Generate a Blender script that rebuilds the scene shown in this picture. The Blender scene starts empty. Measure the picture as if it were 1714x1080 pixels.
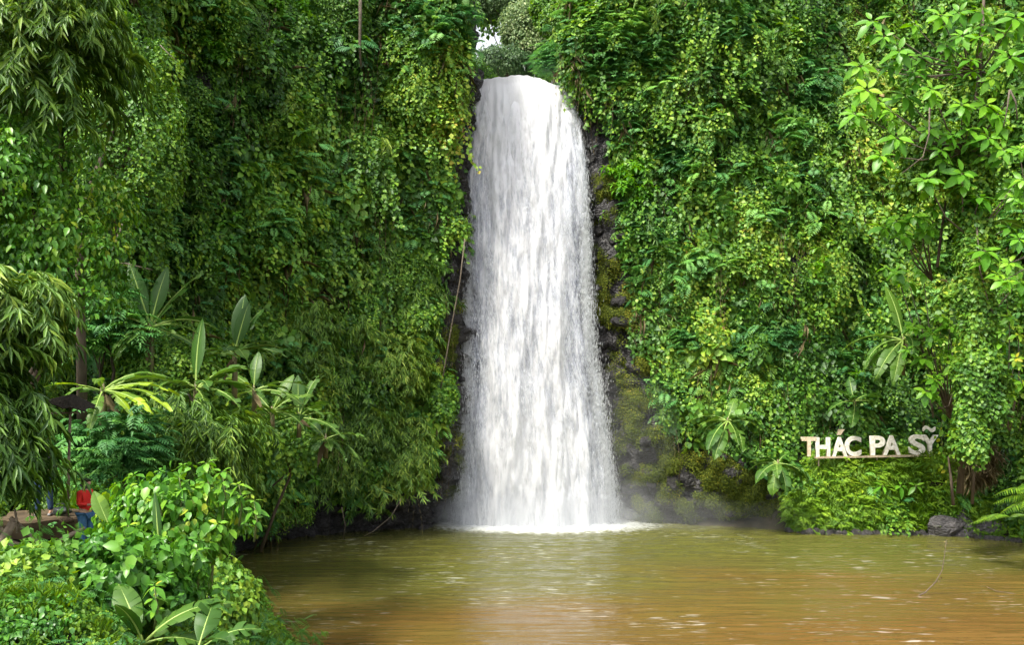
import bpy, math, random
import numpy as np
from mathutils import Vector, Matrix, Euler

rnd = random.Random(7)
R = np.random.default_rng(11)
SC = bpy.context.scene
COL = SC.collection
PI = math.pi

# ------------------------------------------------------------------ camera, sky, sun, exposure
F = 1484.0            # focal length in pixels of the 1714-wide photograph
CAM_Z = 10.0
HOR = 620.0
cam = bpy.data.cameras.new('camera')
cam.sensor_width = 36.0
cam.lens = 36.0 * F / 1714.0
cam.shift_y = (HOR - 540.0) / 1714.0
cam.clip_start = 0.1
cam.clip_end = 2000
cam_o = bpy.data.objects.new('camera', cam)
cam_o.location = (0, 0, CAM_Z)
cam_o.rotation_euler = (PI / 2, 0, 0)
COL.objects.link(cam_o)
SC.camera = cam_o

SUN_EL, SUN_AZ = 58.0, 222.0       # azimuth clockwise from +Y: behind the camera, to the left
w = bpy.data.worlds.new('World')
SC.world = w
w.use_nodes = True
nt = w.node_tree
nt.nodes.clear()
sky = nt.nodes.new('ShaderNodeTexSky')
sky.sky_type = 'NISHITA'
sky.sun_disc = False
sky.sun_elevation = math.radians(SUN_EL)
sky.sun_rotation = math.radians(SUN_AZ)
sky.air_density = 1.0
sky.dust_density = 3.0
hs = nt.nodes.new('ShaderNodeHueSaturation')
hs.inputs['Saturation'].default_value = 0.2
bg = nt.nodes.new('ShaderNodeBackground')
bg.inputs['Strength'].default_value = 0.095
out = nt.nodes.new('ShaderNodeOutputWorld')
nt.links.new(sky.outputs[0], hs.inputs['Color'])
nt.links.new(hs.outputs[0], bg.inputs['Color'])
nt.links.new(bg.outputs[0], out.inputs['Surface'])

sun = bpy.data.lights.new('sun', 'SUN')
sun.energy = 1.5
sun.angle = math.radians(10)
sun.color = (1.0, 0.95, 0.82)
sun_o = bpy.data.objects.new('sun', sun)
az, el = math.radians(SUN_AZ), math.radians(SUN_EL)
sdir = Vector((math.sin(az) * math.cos(el), math.cos(az) * math.cos(el), math.sin(el)))
sun_o.rotation_euler = sdir.to_track_quat('Z', 'Y').to_euler()
sun_o.location = (0, -20, 60)
COL.objects.link(sun_o)

SC.view_settings.view_transform = 'Standard'
SC.view_settings.look = 'None'
SC.view_settings.gamma = 1.0
SC.view_settings.use_curve_mapping = False
SC.view_settings.exposure = 2.0
SC.render.engine = 'CYCLES'
cy = SC.cycles
cy.max_bounces = 6
cy.diffuse_bounces = 3
cy.glossy_bounces = 2
cy.transmission_bounces = 3
cy.transparent_max_bounces = 14
cy.volume_bounces = 1
cy.use_denoising = True
cy.use_adaptive_sampling = True
cy.adaptive_threshold = 0.02
cy.caustics_reflective = False
cy.caustics_refractive = False

# ------------------------------------------------------------------ helpers
def P(px, py, D):
    return Vector(((px - 857.0) / F * D, D, CAM_Z + (HOR - py) / F * D))

def proj(A):
    D = np.maximum(A[:, 1], 0.1)
    return 857 + A[:, 0] / D * F, HOR - (A[:, 2] - CAM_Z) / D * F

def hash3(ix, iy, iz, seed):
    h = (ix.astype(np.int64) * 374761393 + iy.astype(np.int64) * 668265263 + iz.astype(np.int64) * 2147483647 + seed * 1274126177) & 0xFFFFFFFF
    h = ((h ^ (h >> 13)) * 1274126177) & 0xFFFFFFFF
    h = ((h ^ (h >> 16)) * 2246822519) & 0xFFFFFFFF
    return ((h ^ (h >> 15)) & 0xFFFFFF) / float(0xFFFFFF)

def vnoise(A, seed=0):
    A = np.asarray(A, float)
    i = np.floor(A)
    f = A - i
    f = f * f * (3 - 2 * f)
    i = i.astype(np.int64)
    r = 0
    for dx in (0, 1):
        for dy in (0, 1):
            for dz in (0, 1):
                wgt = (f[:, 0] if dx else 1 - f[:, 0]) * (f[:, 1] if dy else 1 - f[:, 1]) * (f[:, 2] if dz else 1 - f[:, 2])
                r = r + wgt * hash3(i[:, 0] + dx, i[:, 1] + dy, i[:, 2] + dz, seed)
    return r

def fbm(A, seed=0, octv=4):
    r = 0; a = 0.5; s = 1.0; t = 0
    for k in range(octv):
        r = r + a * vnoise(np.asarray(A) * s, seed + k * 17)
        t += a; a *= 0.5; s *= 2.03
    return r / t

def norm(v):
    return v / np.maximum(np.linalg.norm(v, axis=-1, keepdims=True), 1e-9)

def sstep(x, a, b):
    t = np.clip((x - a) / (b - a), 0, 1)
    return t * t * (3 - 2 * t)

def tagit(o, label=None, cat=None, group=None, kind=None):
    if label: o['label'] = label
    if cat: o['category'] = cat
    if group: o['group'] = group
    if kind: o['kind'] = kind
    return o

def mesh_np(name, V, T, mats=(), tint=None, smooth=False):
    """triangles or quads (T is (n,3) or (n,4))"""
    V = np.asarray(V, np.float32); T = np.asarray(T, np.int32)
    k = T.shape[1]
    m = bpy.data.meshes.new(name)
    m.vertices.add(len(V)); m.vertices.foreach_set('co', V.ravel())
    m.loops.add(T.size); m.loops.foreach_set('vertex_index', T.ravel())
    m.polygons.add(len(T))
    m.polygons.foreach_set('loop_start', np.arange(0, T.size, k, dtype=np.int32))
    m.polygons.foreach_set('loop_total', np.full(len(T), k, dtype=np.int32))
    if smooth:
        m.polygons.foreach_set('use_smooth', np.ones(len(T), bool))
    if tint is not None:
        a = m.attributes.new('tint', 'FLOAT', 'POINT')
        a.data.foreach_set('value', np.asarray(tint, np.float32))
    for mt in mats: m.materials.append(mt)
    m.update(calc_edges=True)
    m.validate()
    return m

def link(name, data, parent=None, loc=None, rot=None, scl=None):
    o = bpy.data.objects.new(name, data)
    COL.objects.link(o)
    if parent: o.parent = parent
    if loc is not None: o.location = loc
    if rot is not None: o.rotation_euler = rot
    if scl is not None: o.scale = scl if hasattr(scl, '__len__') else (scl,) * 3
    return o

def empty(name, loc, label, cat, group=None, rot=None):
    o = link(name, None, None, loc, rot)
    o.empty_display_size = 0.3
    return tagit(o, label, cat, group)

def tube(pts, rads, seg=7, cap=True):
    pts = [Vector(p) for p in pts]
    V = []; Q = []
    up = Vector((0.13, 0.21, 1)).normalized()
    prev = None
    for i, p in enumerate(pts):
        t = (pts[min(i + 1, len(pts) - 1)] - pts[max(i - 1, 0)])
        if t.length < 1e-9: t = Vector((0, 0, 1))
        t.normalize()
        if prev is None:
            a = t.cross(Vector((1, 0, 0)) if abs(t.x) < .8 else Vector((0, 1, 0))).normalized()
        else:
            a = (prev - t * prev.dot(t)).normalized()
        prev = a
        b = t.cross(a)
        for j in range(seg):
            an = 2 * PI * j / seg
            V.append(p + (a * math.cos(an) + b * math.sin(an)) * rads[i])
    for i in range(len(pts) - 1):
        for j in range(seg):
            k = (j + 1) % seg
            Q.append((i * seg + j, i * seg + k, (i + 1) * seg + k, (i + 1) * seg + j))
    V = [tuple(v) for v in V]
    if cap:
        for e, ring in ((pts[0], 0), (pts[-1], len(pts) - 1)):
            c = len(V); V.append(tuple(e))
            for j in range(seg):
                k = (j + 1) % seg
                q = (ring * seg + j, ring * seg + k, c, c)
                Q.append(q if ring else (q[1], q[0], c, c))
    F_ = [q if q[2] != q[3] else q[:3] for q in Q]
    return V, F_

class MB:
    def __init__(s): s.V = []; s.F = []
    def add(s, V, Fs):
        o = len(s.V); s.V += [tuple(v) for v in V]; s.F += [tuple(i + o for i in f) for f in Fs]; return s
    def tube(s, pts, rads, seg=7): return s.add(*tube(pts, rads, seg))
    def box(s, c, h, rot=None):
        V = []
        for x in (-1, 1):
            for y in (-1, 1):
                for z in (-1, 1):
                    v = Vector((x * h[0], y * h[1], z * h[2]))
                    if rot is not None: v = rot @ v
                    V.append(v + Vector(c))
        return s.add(V, [(0, 1, 3, 2), (4, 6, 7, 5), (0, 4, 5, 1), (2, 3, 7, 6), (0, 2, 6, 4), (1, 5, 7, 3)])
    def mesh(s, name, mat, smooth=True):
        m = bpy.data.meshes.new(name)
        m.from_pydata(s.V, [], s.F)
        m.materials.append(mat)
        if smooth: m.polygons.foreach_set('use_smooth', np.ones(len(m.polygons), bool))
        m.update()
        return m

# ------------------------------------------------------------------ materials
def new_mat(name):
    m = bpy.data.materials.new(name); m.use_nodes = True
    t = m.node_tree; t.nodes.clear()
    o = t.nodes.new('ShaderNodeOutputMaterial')
    return m, t, o

def N(t, typ, **kw):
    n = t.nodes.new(typ)
    for k, v in kw.items():
        if k in n.inputs: n.inputs[k].default_value = v
        else: setattr(n, k, v)
    return n

def ramp(t, stops, interp='LINEAR'):
    n = t.nodes.new('ShaderNodeValToRGB')
    n.color_ramp.interpolation = interp
    e = n.color_ramp.elements
    while len(e) > 1: e.remove(e[-1])
    e[0].position = stops[0][0]; e[0].color = (*stops[0][1], 1)
    for p, c in stops[1:]:
        x = e.new(p); x.color = (*c, 1)
    return n

def math_(t, op, a, b=None, c=None, clamp=False):
    n = t.nodes.new('ShaderNodeMath'); n.operation = op; n.use_clamp = clamp
    for i, v in enumerate((a, b, c)):
        if v is None: continue
        if isinstance(v, (int, float)): n.inputs[i].default_value = v
        else: t.links.new(v, n.inputs[i])
    return n.outputs[0]

def leaf_mat(name, stops, trans=0.24, rough=0.48, spec=0.38, wt=(0.5, 0.5)):
    stops = [(a_, (c_[0] * (1.12 if name.startswith('feath') else 1.18), c_[1] * 1.24, c_[2] * (1.15 if name.startswith('feath') else 1.0))) for a_, c_ in stops]
    m, t, o = new_mat(name)
    at = N(t, 'ShaderNodeAttribute', attribute_name='tint')
    to = N(t, 'ShaderNodeAttribute', attribute_name='tone', attribute_type='INSTANCER')
    v = math_(t, 'MULTIPLY', at.outputs['Fac'], wt[0])
    v = math_(t, 'MULTIPLY_ADD', to.outputs['Fac'], wt[1], v)
    geo = N(t, 'ShaderNodeNewGeometry')
    nz = N(t, 'ShaderNodeTexNoise', Scale=0.35, Detail=3.0)
    t.links.new(geo.outputs['Position'], nz.inputs['Vector'])
    v = math_(t, 'MULTIPLY_ADD', math_(t, 'SUBTRACT', nz.outputs['Fac'], 0.5), 0.5, v, clamp=True)
    r = ramp(t, stops)
    t.links.new(v, r.inputs[0])
    p = N(t, 'ShaderNodeBsdfPrincipled', Roughness=rough)
    p.inputs['Specular IOR Level'].default_value = spec
    t.links.new(r.outputs[0], p.inputs['Base Color'])
    tr = N(t, 'ShaderNodeBsdfTranslucent')
    hs = N(t, 'ShaderNodeHueSaturation', Hue=0.485, Saturation=1.1, Value=1.5)
    t.links.new(r.outputs[0], hs.inputs['Color'])
    t.links.new(hs.outputs[0], tr.inputs['Color'])
    mx = N(t, 'ShaderNodeMixShader'); mx.inputs[0].default_value = trans
    t.links.new(p.outputs[0], mx.inputs[1]); t.links.new(tr.outputs[0], mx.inputs[2])
    t.links.new(mx.outputs[0], o.inputs['Surface'])
    return m

M = {}
M['creeper'] = leaf_mat('creeper_leaf', [(0, (.016, .045, .010)), (.25, (.04, .115, .018)), (.5, (.095, .21, .026)), (.72, (.19, .31, .035)), (.9, (.32, .38, .05)), (.97, (.42, .36, .07)), (1, (.25, .14, .05))])
M['feathery'] = leaf_mat('feathery_leaf', [(0, (.018, .065, .022)), (.3, (.04, .135, .04)), (.55, (.085, .22, .055)), (.8, (.17, .33, .06)), (1, (.30, .42, .07))], rough=.5)
M['bamboo'] = leaf_mat('bamboo_leaf', [(0, (.016, .05, .012)), (.3, (.055, .125, .02)), (.6, (.13, .235, .032)), (.85, (.26, .33, .05)), (1, (.44, .42, .09))], rough=.45)
M['broad'] = leaf_mat('broad_leaf', [(0, (.03, .10, .012)), (.35, (.07, .2, .018)), (.65, (.15, .33, .028)), (.88, (.28, .42, .035)), (1, (.5, .46, .035))], trans=.35, rough=.38)
M['bush'] = leaf_mat('glossy_bush_leaf', [(0, (.018, .07, .014)), (.35, (.04, .13, .018)), (.65, (.085, .22, .025)), (.85, (.16, .3, .03)), (.96, (.36, .4, .04)), (1, (.42, .2, .05))], trans=.25, rough=.35)
M['herb'] = leaf_mat('bank_herb_leaf', [(0, (.035, .09, .014)), (.4, (.09, .19, .018)), (.75, (.21, .33, .025)), (1, (.42, .48, .04))], trans=.3, rough=.5)
M['moss'] = leaf_mat('moss', [(0, (.022, .034, .008)), (.4, (.055, .075, .012)), (.7, (.12, .14, .015)), (1, (.2, .16, .022))], trans=.15, rough=.8, spec=.2)
M['pale'] = leaf_mat('pale_flowering_leaf', [(0, (.03, .075, .03)), (.4, (.09, .15, .065)), (.7, (.2, .27, .12)), (1, (.55, .53, .40))], trans=.3, rough=.5)
M['dry'] = leaf_mat('dry_leaf', [(0, (.07, .05, .03)), (.5, (.16, .12, .075)), (1, (.32, .26, .18))], trans=.15, rough=.8, spec=.2)
M['banana'] = leaf_mat('banana_leaf', [(0, (.02, .06, .012)), (.4, (.042, .105, .018)), (.75, (.105, .19, .028)), (.88, (.36, .48, .03))], trans=.3, rough=.45, wt=(.25, .75))
M['midrib'] = leaf_mat('banana_midrib', [(0, (.2, .3, .08)), (1, (.34, .4, .12))], trans=.05, rough=.4)

def simple_mat(name, c1, c2=None, rough=.7, scale=6.0, bump=0.0, spec=.4, stretch=None):
    m, t, o = new_mat(name)
    p = N(t, 'ShaderNodeBsdfPrincipled', Roughness=rough)
    p.inputs['Specular IOR Level'].default_value = spec
    tc = N(t, 'ShaderNodeTexCoord')
    mp = N(t, 'ShaderNodeMapping')
    if stretch: mp.inputs['Scale'].default_value = stretch
    t.links.new(tc.outputs['Object'], mp.inputs[0])
    nz = N(t, 'ShaderNodeTexNoise', Scale=scale, Detail=6.0)
    t.links.new(mp.outputs[0], nz.inputs['Vector'])
    r = ramp(t, [(.3, c1), (.7, c2 or c1)])
    t.links.new(nz.outputs['Fac'], r.inputs[0])
    t.links.new(r.outputs[0], p.inputs['Base Color'])
    if bump:
        b = N(t, 'ShaderNodeBump', Strength=bump, Distance=.05)
        t.links.new(nz.outputs['Fac'], b.inputs['Height'])
        t.links.new(b.outputs[0], p.inputs['Normal'])
    t.links.new(p.outputs[0], o.inputs['Surface'])
    return m

M['bark'] = simple_mat('bark', (.05, .035, .025), (.13, .10, .07), .85, 5, .6, stretch=(1, 1, .3))
M['vine'] = simple_mat('woody_vine', (.07, .055, .04), (.17, .14, .10), .8, 8, .3)
M['vine_stem'] = simple_mat('green_stem', (.08, .12, .03), (.14, .16, .05), .6, 8)
M['wood'] = simple_mat('weathered_wood', (.12, .09, .06), (.26, .20, .14), .75, 9, .4)
M['pseudostem'] = simple_mat('banana_stem', (.09, .11, .04), (.2, .16, .08), .5, 5, .2)
M['earth'] = simple_mat('packed_earth', (.07, .05, .028), (.15, .105, .06), .9, 3, .3)
M['thatch'] = simple_mat('thatch', (.015, .012, .009), (.04, .03, .02), .9, 14, .6, stretch=(1, 1, .2))
M['jeans'] = simple_mat('blue_jeans', (.02, .045, .10), (.04, .08, .16), .8, 14, .1)
M['jeans_light'] = simple_mat('faded_blue_jeans', (.03, .10, .22), (.06, .16, .3), .8, 14, .1)
M['red'] = simple_mat('red_cloth', (.55, .015, .012), (.65, .03, .02), .8, 6)
M['black'] = simple_mat('black_cloth', (.012, .012, .016), (.025, .025, .03), .85, 6)
M['skin'] = simple_mat('skin', (.36, .2, .13), (.42, .25, .17), .5, 12)
M['hair'] = simple_mat('black_hair', (.008, .007, .006), (.02, .016, .012), .4, 20)
M['shoe'] = simple_mat('grey_shoe', (.12, .12, .12), (.3, .3, .3), .6, 10)
M['bag'] = simple_mat('dark_bag', (.015, .02, .022), (.04, .05, .05), .5, 10)

def rock_mat(name, mossy=True, scale=1.0):
    m, t, o = new_mat(name)
    p = N(t, 'ShaderNodeBsdfPrincipled')
    geo = N(t, 'ShaderNodeNewGeometry')
    tc = N(t, 'ShaderNodeTexCoord')
    n1 = N(t, 'ShaderNodeTexNoise', Scale=.9 * scale, Detail=8.0, Roughness=.65)
    n2 = N(t, 'ShaderNodeTexNoise', Scale=5 * scale, Detail=6.0, Roughness=.6)
    vo = N(t, 'ShaderNodeTexVoronoi', Scale=1.6 * scale, feature='DISTANCE_TO_EDGE')
    mp = N(t, 'ShaderNodeMapping'); mp.inputs['Scale'].default_value = (1, 1, 1.7)
    t.links.new(tc.outputs['Object'], mp.inputs[0])
    for n in (n1, n2, vo): t.links.new(mp.outputs[0], n.inputs['Vector'])
    r = ramp(t, [(.34, (.010, .009, .010)), (.52, (.026, .024, .025)), (.70, (.075, .068, .068)), (.85, (.08, .05, .03))])
    t.links.new(math_(t, 'MULTIPLY_ADD', n2.outputs['Fac'], .5, math_(t, 'MULTIPLY', n1.outputs['Fac'], .55)), r.inputs[0])
    col = r.outputs[0]
    if mossy:
        at = N(t, 'ShaderNodeAttribute', attribute_name='moss')
        mr = ramp(t, [(.3, (.02, .026, .008)), (.5, (.065, .068, .013)), (.75, (.12, .075, .02))])
        t.links.new(n2.outputs['Fac'], mr.inputs[0])
        k = math_(t, 'SUBTRACT', math_(t, 'ADD', at.outputs['Fac'], n1.outputs['Fac']), .95)
        k = math_(t, 'MULTIPLY', k, 6.0, clamp=True)
        mx = N(t, 'ShaderNodeMix', data_type='RGBA')
        t.links.new(k, mx.inputs[0]); t.links.new(col, mx.inputs[6]); t.links.new(mr.outputs[0], mx.inputs[7])
        col = mx.outputs[2]
    t.links.new(col, p.inputs['Base Color'])
    p.inputs['Roughness'].default_value = .42
    b = N(t, 'ShaderNodeBump', Strength=.9, Distance=.18 / scale)
    hh = math_(t, 'MULTIPLY_ADD', math_(t, 'MINIMUM', vo.outputs['Distance'], .12), 3.0, n2.outputs['Fac'])
    t.links.new(hh, b.inputs['Height'])
    t.links.new(b.outputs[0], p.inputs['Normal'])
    t.links.new(p.outputs[0], o.inputs['Surface'])
    return m
M['rock'] = rock_mat('wet_cliff_rock')
M['boulder'] = rock_mat('grey_boulder', False, 1.4)
for n_ in M['boulder'].node_tree.nodes:
    if n_.type == 'VALTORGB':
        for e_ in n_.color_ramp.elements: e_.color = tuple(min(1, c_ * 2.6) for c_ in e_.color[:3]) + (1,)
M['soil'] = simple_mat('dark_soil', (.018, .016, .010), (.05, .04, .025), .95, 2, .5)

# ------------------------------------------------------------------ leaf geometry library
def leafT(kind, w):
    if kind == 2:
        V = [(0, 0, 0), (w / 2, .42, .09), (0, 1, -.08), (-w / 2, .42, .09)]
        T = [(0, 1, 2), (0, 2, 3)]
    elif kind == 6:
        V = [(0, 0, 0), (w * .42, .22, .06), (w * .44, .58, .03), (0, 1, -.2), (-w * .44, .58, .03), (-w * .42, .22, .06), (0, .42, -.02)]
        T = [(6, 0, 1), (6, 1, 2), (6, 2, 3), (6, 3, 4), (6, 4, 5), (6, 5, 0)]
    else:
        ys = [0, .15, .38, .64, .86, 1.0]
        ws = [0.02, .34, .5, .42, .2, 0.0]
        V = []; T = []
        for y, hw in zip(ys, ws):
            z = -.22 * y * y
            V += [(-hw * w, y, z + .10 * hw), (0, y, z), (hw * w, y, z + .10 * hw)]
        for i in range(len(ys) - 1):
            a = i * 3; b = a + 3
            T += [(a, a + 1, b + 1), (a, b + 1, b), (a + 1, a + 2, b + 2), (a + 1, b + 2, b + 1)]
    return np.array(V, float), np.array(T, int)

def leaves(kind, w, pos, d, n, size, rng, tint=None):
    tv, tt = leafT(kind, w)
    d = norm(d); n = norm(n - d * (n * d).sum(1, keepdims=True))
    x = np.cross(d, n)
    size = np.broadcast_to(np.asarray(size, float), (len(pos),))[:, None, None]
    V = pos[:, None, :] + size * (tv[None, :, 0:1] * x[:, None, :] + tv[None, :, 1:2] * d[:, None, :] + tv[None, :, 2:3] * n[:, None, :])
    k = len(tv)
    T = (tt[None] + (np.arange(len(pos)) * k)[:, None, None]).reshape(-1, 3)
    if tint is None: tint = rng.random(len(pos))
    return V.reshape(-1, 3), T, np.repeat(tint, k)

def merge(parts):
    Vs = []; Ts = []; Cs = []; o = 0
    for V, T, c in parts:
        Vs.append(V); Ts.append(T + o); Cs.append(c); o += len(V)
    return np.concatenate(Vs), np.concatenate(Ts), np.concatenate(Cs)

DOWN = np.array([0, 0, -1.0]); UP = np.array([0, 0, 1.0])

def c_creeper(rng, n=85, Rr=.72, leaf=.22, kind=2, w=.85, flat=.6):
    u = norm(rng.normal(size=(n, 3)) + np.array([0, -.8, .35]))
    pos = u * Rr * (.6 + .45 * rng.random((n, 1)) ** .6) * np.array([1, flat, 1])
    nn = norm(u * .8 + np.array([0, -.35, .6]) + rng.normal(size=(n, 3)) * .35)
    d = DOWN + u * .5 + rng.normal(size=(n, 3)) * .5
    return leaves(kind, w, pos, d, nn, leaf * (.6 + .7 * rng.random(n)), rng)

def c_strands(rng, leaf=.2, L=2.2, k=5, kind=2, step=.085):
    parts = []
    for i in range(k):
        x = rng.uniform(-.7, .7); y0 = rng.uniform(-.45, .0); ln = L * rng.uniform(.5, 1.1)
        m = int(ln / step)
        z = .5 - np.linspace(0, ln, m)
        px = x + .12 * np.sin(z * 2.1 + rng.uniform(0, 6)) + rng.normal(size=m) * .07
        py = y0 - .10 * np.sin(z * 1.3 + rng.uniform(0, 6)) + rng.normal(size=m) * .06
        pos = np.stack([px, py, z], 1)
        d = DOWN * .8 + np.stack([rng.normal(size=m) * .7, -.3 + rng.normal(size=m) * .3, rng.normal(size=m) * .2], 1)
        nn = np.array([0, -1, .55]) + rng.normal(size=(m, 3)) * .35
        parts.append(leaves(kind, .85, pos, d, nn, leaf * (.6 + .6 * rng.random(m)), rng))
    return merge(parts)

def frond_pts(rng, az, L, rise, droop, m):
    s = np.linspace(0.08, 1, m)
    r = s * L * math.cos(rise)
    z = s * L * math.sin(rise) - droop * L * s * s
    dirv = np.array([math.cos(az), math.sin(az), 0])
    pos = dirv[None] * r[:, None]; pos[:, 2] = z
    tan = np.gradient(pos, axis=0)
    return pos, norm(tan), dirv

def c_feathery(rng, k=10, L=.85, m=11, leaf=.26, w=.3, kind=2, spread=.35):
    parts = []
    for i in range(k):
        az = rng.uniform(PI * 1.0, PI * 2.0) if rng.random() < .75 else rng.uniform(0, PI)
        base = rng.normal(size=3) * np.array([spread, .2, spread])
        Lf = L * rng.uniform(.6, 1.15)
        pos, tan, dv = frond_pts(rng, az, Lf, rng.uniform(.1, .9), rng.uniform(.3, .9), m)
        side = norm(np.cross(tan, UP[None]))
        nn = norm(np.cross(side, tan)) + rng.normal(size=(m, 3)) * .12
        sz = leaf * np.sin(np.linspace(.35, PI * .93, m)) * Lf / .8
        tt = np.clip(rng.random() * .7 + rng.random(m) * .3, 0, 1)
        for sgn in (-1, 1):
            d = side * sgn + tan * .55 + DOWN * .25
            parts.append(leaves(kind, w, pos + base, d, nn, sz, rng, tt))
        parts.append(leaves(kind, w, (pos + base)[-1:], tan[-1:], nn[-1:], leaf * .6, rng, tt[-1:]))
    return merge(parts)

def c_bamboo(rng, k=9, L=.8, leaf=.34, w=.17, kind=2, fan=4):
    parts = []
    for i in range(k):
        az = rng.uniform(PI * .95, PI * 2.05)
        base = rng.normal(size=3) * np.array([.35, .15, .4])
        m = 6
        pos, tan, dv = frond_pts(rng, az, L * rng.uniform(.6, 1.1), rng.uniform(-.1, .7), rng.uniform(.5, 1.0), m)
        for q in range(fan):
            a = (q - (fan - 1) / 2) * .62
            side = norm(np.cross(tan, UP[None]))
            d = tan * math.cos(a) + side * math.sin(a) + DOWN * (.55) + rng.normal(size=(m, 3)) * .18
            nn = UP[None] * .7 + tan * .5 + np.array([0, -.4, 0]) + rng.normal(size=(m, 3)) * .2
            parts.append(leaves(kind, w, pos + base + rng.normal(size=(m, 3)) * .03, d, nn, leaf * rng.uniform(.65, 1.1, m), rng))
    return merge(parts)

def rosette(rng, c, size, k=9, kind=12, w=.42, tone=0.0, face=(0, -.35, 1)):
    face = norm(np.array(face, float) + rng.normal(size=3) * .25)
    a = norm(np.cross(face, np.array([1, .2, 0]))); b = np.cross(face, a)
    an = np.arange(k) * 2.4 + rng.uniform(0, 6)
    lift = np.linspace(.9, -.45, k)
    d = a[None] * np.cos(an)[:, None] + b[None] * np.sin(an)[:, None] + face[None] * lift[:, None] + DOWN * .35
    nn = face[None] * 1.0 - (a[None] * np.cos(an)[:, None] + b[None] * np.sin(an)[:, None]) * lift[:, None] + rng.normal(size=(k, 3)) * .15
    pos = np.asarray(c)[None] + norm(d) * size * .12
    sz = size * np.linspace(.55, 1.05, k) * rng.uniform(.85, 1.1, k)
    tt = np.clip(np.linspace(.75, .25, k) + rng.normal(size=k) * .14 + tone, 0, 1)
    return leaves(kind, w, pos, d, nn, sz, rng, tt)

def c_rosettes(rng, k=4, size=.5, spread=.45, kind=12, lv=9, w=.42):
    return merge([rosette(rng, rng.normal(size=3) * np.array([spread, .25, spread]), size * rng.uniform(.7, 1.1), lv, kind, w) for _ in range(k)])

def c_round(rng, n=60, Rr=.6, leaf=.17, w=.95):
    return c_creeper(rng, n, Rr, leaf, 12, w, .85)

def c_grass(rng, n=45, L=.5, w=.07, kind=2):
    az = rng.uniform(0, 2 * PI, n)
    pos = rng.normal(size=(n, 3)) * np.array([.16, .16, .02])
    d = np.stack([np.cos(az) * .6, np.sin(az) * .6, rng.uniform(.5, 1.4, n)], 1)
    nn = np.stack([-np.cos(az), -np.sin(az), np.full(n, .7)], 1) + rng.normal(size=(n, 3)) * .2
    return leaves(kind, w, pos, d, nn, L * rng.uniform(.5, 1.1, n), rng)

def c_mosspad(rng, n=130, Rr=.5, leaf=.09):
    return c_creeper(rng, n, Rr, leaf, 2, .8, .35)

def c_fern(rng, k=8, L=.9, m=15, leaf=.2):
    return c_feathery(rng, k, L, m, leaf, .26, 2, .08)

def c_twigs(rng, n=26):
    mb = []
    pos = rng.normal(size=(n, 3)) * np.array([.5, .15, .5])
    d = DOWN * 1.0 + rng.normal(size=(n, 3)) * .4
    return leaves(2, .018, pos, d, np.array([0, -1, .3]) + rng.normal(size=(n, 3)) * .3, rng.uniform(.5, 1.3, n), rng)

def crown(rng, gen, rad, n, mat, name, sc=(.7, 1.15), bottom=-.6, lobes=9, fill=.4):
    """a crown of n clumps spread over the lobed surface of an ellipsoid; real mesh"""
    rad = np.asarray(rad, float)
    lb = norm(rng.normal(size=(lobes, 3)))
    parts = []
    lib = [gen(rng) for _ in range(6)]
    cnt = 0
    while cnt < n:
        u = norm(rng.normal(size=3))
        if u[2] < bottom: continue
        if u[1] > .55 and rng.random() < .5: continue
        bump = .66 + .5 * np.max(np.clip((lb @ u - .6) / .4, 0, 1)) ** .8 + rng.normal() * .05
        r = bump * (1 - fill * rng.random() ** 1.6)
        V, T, c = lib[rng.integers(6)]
        yaw = math.atan2(u[1], u[0]) + PI / 2 + rng.normal() * .35
        s = rng.uniform(*sc)
        cy_, sy_ = math.cos(yaw), math.sin(yaw)
        W = V * s
        W = np.stack([W[:, 0] * cy_ - W[:, 1] * sy_, W[:, 0] * sy_ + W[:, 1] * cy_, W[:, 2]], 1)
        if u[2] > .5:   # tip upper clumps back a little
            W = W + 0
        parts.append((W + u * rad * r, T, np.clip(c + rng.normal() * .12, 0, 1)))
        cnt += 1
    V, T, c = merge(parts)
    return mesh_np(name, V, T, [mat], c)

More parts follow.
